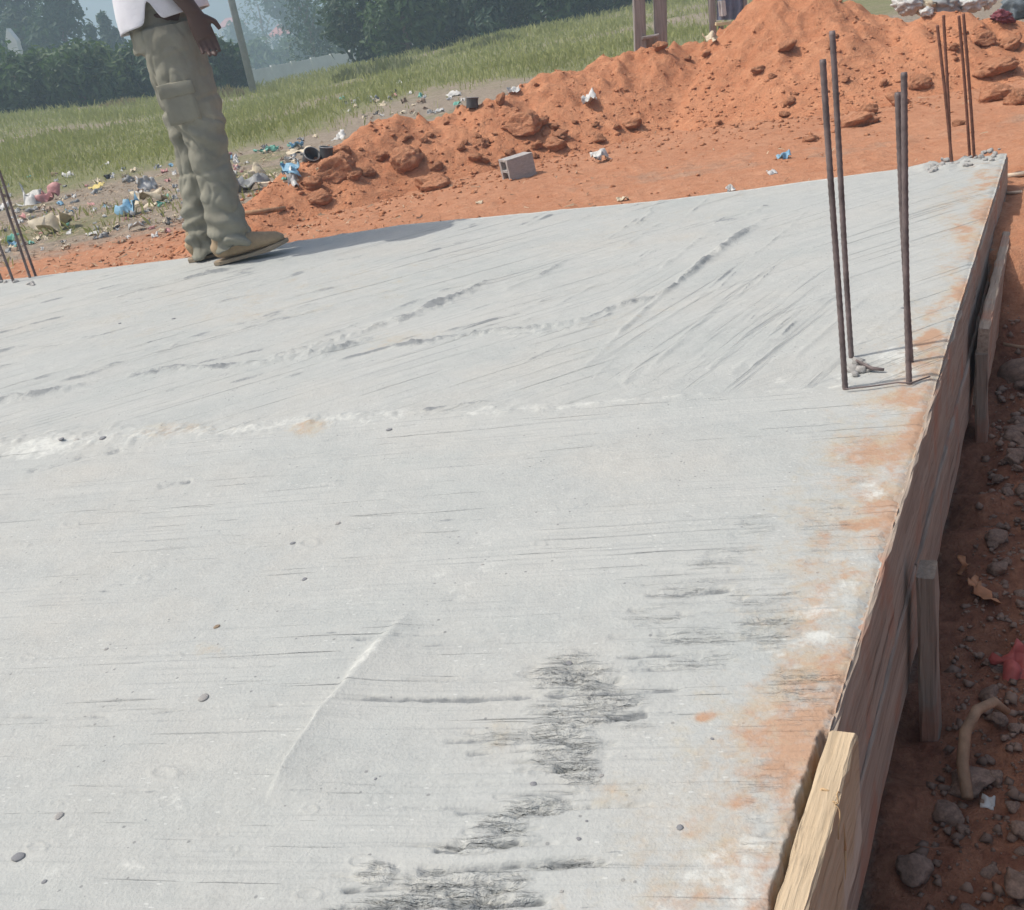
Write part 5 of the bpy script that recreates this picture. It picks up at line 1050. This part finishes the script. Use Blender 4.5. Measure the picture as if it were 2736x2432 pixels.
# sacks and bags dumped on the right crest of the heap
def bag(name, label, uu, vv, wpx, hpx, mat, seed, cat='bag'):
    p = hit(uu, vv + hpx * 0.4) if vv + hpx * 0.4 > 30 else PY(uu, vv + hpx * 0.5, 7.2); m = pxm(p); me = blob_mesh(name, seed, 4, 0.34, 2.2, 1.0, 7); co = vcoords(me)
    fold = np.array([mnoise.noise(Vector((q[0] * 3 + q[2] * 4, q[1] * 3, q[2] * 7 + seed))) for q in co]); co *= (1 + 0.30 * fold)[:, None]; setco(me, co)
    o = link(name, me, M[mat]); o.scale = (wpx * m / 2, wpx * m * 0.4, hpx * m * 0.55); o.location = (p[0], p[1], p[2] + hpx * m * 0.4); o.rotation_euler = (0.1, random.uniform(-0.3, 0.3), random.uniform(-0.4, 0.4)); return tag(o, label, cat)
M['maroon'] = mat_plain('maroon_bag', (0.20, 0.055, 0.07), 0.6, 0.25, 10); M['slatebag'] = mat_plain('slate_bag', (0.16, 0.19, 0.21), 0.5, 0.25, 8)
for i, a in enumerate(((('plastic_sack'), 'white plastic sack on the right crest of the heap', 2425, 8, 80, 46, 'pl_white'), ('plastic_sack', 'pinkish white sack next to the white sack on the crest', 2470, 14, 70, 40, 'pl_cream'), ('plastic_sack', 'grey sack behind the corner bars on the crest', 2520, 6, 90, 52, 'pl_grey'), ('plastic_sack', 'pale sack right of the corner bars on the crest', 2590, 2, 90, 46, 'pl_white'), ('plastic_sack', 'small white bag with orange rim on the crest', 2640, 0, 40, 36, 'pl_white'), ('plastic_sack', 'large slate-blue bag at the top right corner', 2715, 15, 110, 90, 'slatebag'), ('plastic_sack', 'maroon bag below the slate-blue bag', 2680, 44, 70, 34, 'maroon'), ('plastic_sack', 'flattened white wrapper sack lying down the crest', 2480, 36, 40, 24, 'pl_white'))): bag(*a, 700 + i)

# ------------------------------------------------------------------ standing person
M['trouser'] = None
def mat_cloth(name, c, var, scale):
    t = NT(name); co = t.coord(); n1 = t.noise(co, scale, 4, 0.6); n2 = t.noise(co, 420, 2, 0.6); n3 = t.noise(co, 9, 4, 0.6)
    col = t.ramp(n1, [(0.3, tuple(x * (1 - var) for x in c)), (0.7, tuple(x * (1 + var) for x in c))])
    return t.done(col, 0.9, t.bump(n2, 0.3, 0.001, t.bump(n3, 0.35, 0.02)), 0.15)
M['trouser'] = mat_cloth('trouser_twill', (0.255, 0.248, 0.200), 0.24, 6); M['shirt'] = mat_cloth('white_shirt', (0.70, 0.70, 0.74), 0.05, 5); M['skin'] = mat_plain('dark_skin', (0.085, 0.05, 0.04), 0.5, 0.12, 14, 0.15, 0.003, 0.4); M['shoe'] = mat_plain('dusty_shoe', (0.36, 0.27, 0.17), 0.85, 0.2, 25, 0.3, 0.004); M['sole'] = mat_plain('shoe_sole', (0.30, 0.24, 0.17), 0.85, 0.15, 20); M['hair'] = mat_plain('hair', (0.02, 0.018, 0.016), 0.9, 0.2, 80, 0.8, 0.006); M['eye'] = mat_plain('eye_white', (0.7, 0.68, 0.64), 0.3, 0.05, 5)
HEAD = math.radians(6)
fp = P(640, 685)
man = empty('person', (fp[0], fp[1], 0.004), HEAD); man.rotation_euler = (0, -0.03, HEAD); tag(man, 'person in a white shirt and olive cargo trousers standing at the slab rim', 'person')
# body: head, trunk, arms, hands, legs fused to one surface (x forward, y to his left)
V, Fc = [], []
tube([(0, 0, 0.86), (0, 0, 0.98), (-0.01, 0, 1.12), (0.0, 0, 1.28), (0.0, 0, 1.40), (0.005, 0, 1.46)], [0.11, 0.112, 0.118, 0.14, 0.13, 0.06], 18, V=V, Fc=Fc, ell=[(1.2, 0.85)] * 3 + [(1.3, 0.8), (1.35, 0.7), (1, 0.9)], ref=Vector((1, 0, 0)))
tube([(0.0, 0, 1.42), (0.012, 0, 1.50), (0.02, 0, 1.57)], [0.06, 0.054, 0.056], 14, V=V, Fc=Fc)
for (z, rx, ry, xo) in [(0, 0, 0, 0)]:
    hv = [(0.02, 0, 1.53), (0.03, 0, 1.56), (0.032, 0, 1.61), (0.026, 0, 1.67), (0.02, 0, 1.72), (0.015, 0, 1.755), (0.012, 0, 1.772)]; tube(hv, [0.05, 0.066, 0.078, 0.088, 0.084, 0.055, 0.02], 18, V=V, Fc=Fc, ell=[(0.95, 1.1)] * 7, ref=Vector((1, 0, 0)))
tube([(0.10, 0, 1.665), (0.122, 0, 1.635), (0.105, 0, 1.615)], [0.010, 0.017, 0.014], 8, V=V, Fc=Fc); tube([(0.085, -0.02, 1.585), (0.103, 0, 1.583), (0.085, 0.02, 1.585)], [0.008, 0.010, 0.008], 8, V=V, Fc=Fc)
for s in (-1, 1): tube([(0.01, s * 0.078, 1.61), (0.0, s * 0.092, 1.645), (0.008, s * 0.085, 1.675)], [0.011, 0.016, 0.012], 8, V=V, Fc=Fc)
def arm_hand(s, sh, el, wr, fdir, curl):
    sh, el, wr = Vector(sh), Vector(el), Vector(wr)
    tube([sh, sh.lerp(el, 0.35), sh.lerp(el, 0.75), el, el.lerp(wr, 0.3), el.lerp(wr, 0.8), wr], [0.058, 0.052, 0.044, 0.042, 0.043, 0.030, 0.027], 14, V=V, Fc=Fc)
    d = Vector(fdir).normalized(); side = Vector((1, 0, 0)) - d * d.x; side.normalize(); pn_ = d.cross(side)
    tube([wr - d * 0.01, wr + d * 0.04, wr + d * 0.09], [0.026, 0.036, 0.036], 12, V=V, Fc=Fc, ell=[(0.75, 1), (0.55, 1.05), (0.45, 1.05)], ref=pn_.cross(d))
    for i, (off, L) in enumerate(((0.030, 0.072), (0.010, 0.082), (-0.010, 0.076), (-0.029, 0.060))):
        b = wr + d * 0.085 + side * off; bend = pn_ * -s * curl
        p1 = b + (d + bend * 0.4).normalized() * L * 0.45; p2 = p1 + (d + bend * 1.1).normalized() * L * 0.32; p3 = p2 + (d + bend * 2.0).normalized() * L * 0.25
        tube([b - d * 0.015, b, p1, p2, p3], [0.0085, 0.0083, 0.0078, 0.0072, 0.006], 9, V=V, Fc=Fc)
    b = wr + d * 0.03 + side * 0.030; p1 = b + (d * 0.7 + side * 0.7).normalized() * 0.035; p2 = p1 + (d + side * 0.25).normalized() * 0.030
    tube([b - side * 0.012, b, p1, p2], [0.013, 0.012, 0.0105, 0.008], 9, V=V, Fc=Fc)
arm_hand(-1, (0.0, -0.185, 1.40), (0.02, -0.235, 1.12), (0.118, -0.205, 0.900), (0.16, 0.06, -1), 0.5)
arm_hand(1, (0.0, 0.185, 1.40), (-0.05, 0.235, 1.11), (-0.05, 0.22, 0.86), (0.05, -0.05, -1), 0.45)
RL = dict(hip=Vector((0.0, -0.085, 0.86)), knee=Vector((0.02, -0.10, 0.47)), ank=Vector((0.0, -0.105, 0.085)))
LL = dict(hip=Vector((-0.02, 0.085, 0.86)), knee=Vector((-0.055, 0.09, 0.47)), ank=Vector((-0.125, 0.095, 0.085)))
for D in (RL, LL): tube([D['hip'] + Vector((0, 0, 0.06)), D['hip'].lerp(D['knee'], 0.4), D['knee'], D['knee'].lerp(D['ank'], 0.35), D['ank'].lerp(D['knee'], 0.15), D['ank']], [0.085, 0.074, 0.055, 0.055, 0.038, 0.036], 14, V=V, Fc=Fc)
body = link('body', remesh(V, Fc, 0.005, 1), M['skin'], man)
V, Fc = tube([(0.0, 0, 1.655), (-0.006, 0, 1.70), (0.004, 0, 1.74), (0.008, 0, 1.775), (0.01, 0, 1.785)], [0.088, 0.097, 0.089, 0.060, 0.02], 20, ell=[(0.95, 1.04)] * 5, ref=Vector((1, 0, 0))); link('hair', remesh(V, Fc, 0.009, 2), M['hair'], man)
for s in (-1, 1):
    V, Fc = tube([(0.096, s * 0.030, 1.648), (0.1005, s * 0.030, 1.654), (0.096, s * 0.030, 1.660)], [0.006, 0.011, 0.006], 10); link('eye', pymesh('eye', V, Fc, True), M['eye'], man)
# trousers
V, Fc = [], []
tube([(-0.01, 0, 0.80), (-0.01, 0, 0.88), (-0.005, 0, 0.98), (0, 0, 1.08)], [0.155, 0.154, 0.150, 0.150], 24, V=V, Fc=Fc, ell=[(1.18, 0.92), (1.16, 0.9), (1.12, 0.86), (1.1, 0.85)], ref=Vector((1, 0, 0)))
def leg(D, rs, hem):
    h, k, a = D['hip'], D['knee'], D['ank']; pts = [h + Vector((0, 0, 0.02)), h.lerp(k, 0.35), h.lerp(k, 0.75), k, k.lerp(a, 0.3), k.lerp(a, 0.65), k.lerp(a, 0.88), a + Vector(hem)]
    tube(pts, rs, 22, V=V, Fc=Fc, ell=[(1, 1.06)] * 8, ref=Vector((0, 1, 0)))
leg(RL, [0.112, 0.110, 0.098, 0.084, 0.076, 0.075, 0.079, 0.081], (0.012, 0, -0.030)); leg(LL, [0.110, 0.106, 0.094, 0.080, 0.075, 0.076, 0.082, 0.088], (0.012, 0, -0.064))
tm = remesh(V, Fc, 0.006, 4); co = vcoords(tm); nr = vnormals(tm)
z = co[:, 2]; ys = co[:, 1]
def n3(p, s, off=0.0): return np.array([mnoise.noise(Vector((q[0] * s[0] + off, q[1] * s[1], q[2] * s[2]))) for q in p])
wr_ = 0.012 * n3(co, (7, 7, 10)) + 0.006 * n3(co, (16, 16, 26), 5)
low_ = np.clip((0.34 - z) / 0.3, 0, 1); kn = np.exp(-((z - 0.50) / 0.07) ** 2)
tilt = z + 0.55 * co[:, 0] * np.sign(-ys)
fold = np.abs(np.sin(tilt * 46 + 2.5 * n3(co, (5, 5, 5), 9))) ** 2.0
diag = 0.011 * np.clip(n3(co, (5, 5, 4), 17) + 0.1, 0, 1) * np.sin((z * 0.8 + co[:, 0] * 1.3) * 60)
rg1 = (1 - np.abs(n3(co + 0.03 * np.stack([n3(co, (9, 9, 9), 31), 0 * z, n3(co, (9, 9, 9), 37)], 1), (5.5, 5.5, 9.0), 23))) ** 7; rg2 = (1 - np.abs(n3(co, (13, 13, 8), 29))) ** 8
disp = -0.013 * rg1 * (0.5 + 0.7 * low_ + 0.5 * kn) - 0.006 * rg2 + wr_ * 0.75 + (0.019 * low_ + 0.012 * kn) * (fold - 0.4) + diag * (0.4 + low_)
band = np.exp(-((z - 0.605 - 0.12 * co[:, 0]) / 0.010) ** 2) * 0.006 + np.exp(-((z - 0.36 - 0.1 * co[:, 0]) / 0.008) ** 2) * 0.005
co = co + nr * (disp - band)[:, None]; co[:, 2] = np.maximum(co[:, 2], 0.012); setco(tm, co)
tro = link('trousers', tm, M['trouser'], man)
def pocket(cx_, cz, w, h, side, flap=True):
    V, Fc = box(w, 0.03, h, (cx_, side * 0.187, cz), seg=6, bev=0.010, jit=0.004); pk = link('cargo_pocket', pymesh('cargo_pocket', V, Fc, True), M['trouser'], tro)
    V, Fc = box(w + 0.012, 0.012, h * 0.34, (cx_, side * 0.203, cz + h * 0.34), seg=6, bev=0.004, jit=0.004); link('pocket_flap', pymesh('pocket_flap', V, Fc, True), M['trouser'], pk)
pocket(-0.02, 0.615, 0.115, 0.14, -1); pocket(-0.04, 0.615, 0.115, 0.14, 1)
# shirt with a side slit at the hem
V, Fc = [], []
def ring(z, rx, ry, xo, n_=40, dz=0.0): return [(xo + rx * math.cos(t), ry * math.sin(t), z + dz * math.cos(t)) for t in np.linspace(0, 2 * math.pi, n_, endpoint=False)]
def slit(t):       # notch near the side seam
    out = 0.0
    for c0 in (-math.pi / 2 - 0.10, math.pi / 2 + 0.10):
        d0 = abs((t - c0 + math.pi) % (2 * math.pi) - math.pi); out = max(out, max(0.0, 1 - d0 / 0.20))
    return out
NRg = 64; rows = [(0.895, 0.172, 0.205, -0.012), (0.93, 0.170, 0.203, -0.012), (1.0, 0.160, 0.196, -0.008), (1.12, 0.152, 0.192, 0.0), (1.25, 0.155, 0.200, 0.005), (1.36, 0.145, 0.205, 0.005), (1.43, 0.11, 0.17, 0.002), (1.475, 0.075, 0.085, 0.008), (1.50, 0.065, 0.068, 0.012)]
for lay in (0.0, 0.004):
    for i, (zz, rx, ry, xo) in enumerate(rows):
        for k in range(NRg):
            t = 2 * math.pi * k / NRg; w1 = 1 + 0.03 * math.sin(5 * t + i) * (1 if i < 4 else 0.4) + 0.018 * math.sin(11 * t + 2 * i)
            z2 = zz + (0.085 * slit(t) + 0.022 * math.cos(t) if i == 0 else 0.05 * slit(t) * (i == 1))
            V.append((xo + (rx - lay) * w1 * math.cos(t), (ry - lay) * w1 * math.sin(t), z2))
nr_ = len(rows) * NRg
for i in range(len(rows) - 1):
    for k in range(NRg):
        a = i * NRg + k; b = i * NRg + (k + 1) % NRg; Fc += [(a, b, b + NRg, a + NRg), (nr_ + a, nr_ + a + NRg, nr_ + b + NRg, nr_ + b)]
for k in range(NRg):
    b = (k + 1) % NRg; Fc.append((k, nr_ + k, nr_ + b, b)); t_ = (len(rows) - 1) * NRg; Fc.append((t_ + k, t_ + b, nr_ + t_ + b, nr_ + t_ + k))
sh = link('shirt', pymesh('shirt', V, Fc, True), M['shirt'], man); sh.modifiers.new('s', 'SUBSURF').levels = 1; sh.modifiers['s'].render_levels = 1
for s, el in ((-1, Vector((0.035, -0.235, 1.12))), (1, Vector((-0.05, 0.235, 1.11)))):
    a = Vector((0.0, s * 0.155, 1.405)); V, Fc = tube([a, a.lerp(el, 0.4), a.lerp(el, 0.8), a.lerp(el, 0.79), a.lerp(el, 0.4)], [0.085, 0.078, 0.076, 0.070, 0.070], 18, caps=False); link('sleeve', pymesh('sleeve', V, Fc, True), M['shirt'], man)
# shoes
def shoe(D, yaw, pitch):
    a = D['ank']; V, Fc = [], []
    tube([(-0.075, 0, 0.045), (-0.05, 0, 0.055), (0.0, 0, 0.058), (0.06, 0, 0.050), (0.12, 0, 0.042), (0.17, 0, 0.036), (0.195, 0, 0.032)], [0.022, 0.036, 0.041, 0.041, 0.040, 0.032, 0.014], 16, V=V, Fc=Fc, ell=[(1, 1.05), (1, 1.1), (1, 1.15), (1, 0.95), (1.05, 0.75), (1.1, 0.72), (1.1, 0.7)], ref=Vector((0, 0, 1)))
    tube([(-0.03, 0, 0.05), (-0.028, 0, 0.10), (-0.026, 0, 0.115)], [0.042, 0.038, 0.036], 14, V=V, Fc=Fc)
    root = link('shoe', remesh(V, Fc, 0.006, 3), M['shoe'], man); root.scale = (1.05, 1.05, 1.05); root.location = (a.x, a.y, 0.006); root.rotation_euler = (0, pitch, yaw)
    V, Fc = [], []; prof = [(-0.085, 0.018), (-0.06, 0.036), (0.0, 0.040), (0.07, 0.044), (0.13, 0.044), (0.18, 0.034), (0.205, 0.014)]
    for zz in (0.0, 0.012):
        for x_, w_ in prof: V.append((x_, -w_, zz + (0.012 if x_ > 0.17 else 0)))
        for x_, w_ in prof[::-1]: V.append((x_, w_, zz + (0.012 if x_ > 0.17 else 0)))
    n_ = len(prof) * 2; Fc = [tuple(range(n_))[::-1], tuple(range(n_, 2 * n_))] + [(k, (k + 1) % n_, n_ + (k + 1) % n_, n_ + k) for k in range(n_)]
    link('sole', pymesh('sole', V, Fc), M['sole'], root)
    V, Fc = [], []
    for q in range(4): tube([(0.035 + q * 0.022, -0.03, 0.086 - q * 0.008), (0.045 + q * 0.022, 0, 0.099 - q * 0.010), (0.035 + q * 0.022, 0.03, 0.086 - q * 0.008)], [0.0035] * 3, 6, V=V, Fc=Fc)
    link('laces', pymesh('laces', V, Fc, True), M['sole'], root)
shoe(RL, math.radians(-4), math.radians(-3)); shoe(LL, math.radians(8), 0)

# ------------------------------------------------------------------ air
hz_ = NT('haze_air'); hz_.t.nodes.remove(hz_.b)
pv = hz_.n('ShaderNodeVolumePrincipled'); pv.inputs['Density'].default_value = 0.0044; pv.inputs['Color'].default_value = (0.64, 0.84, 1.0, 1); pv.inputs['Anisotropy'].default_value = 0.2
hz_.l(pv.outputs[0], hz_.out.inputs['Volume'])
V, Fc = box(460, 390, 40, (0, 145, 6)); hb = link('haze', pymesh('haze', V, Fc), hz_.m); tag(hb, 'pale hazy air over the field', kind='stuff')
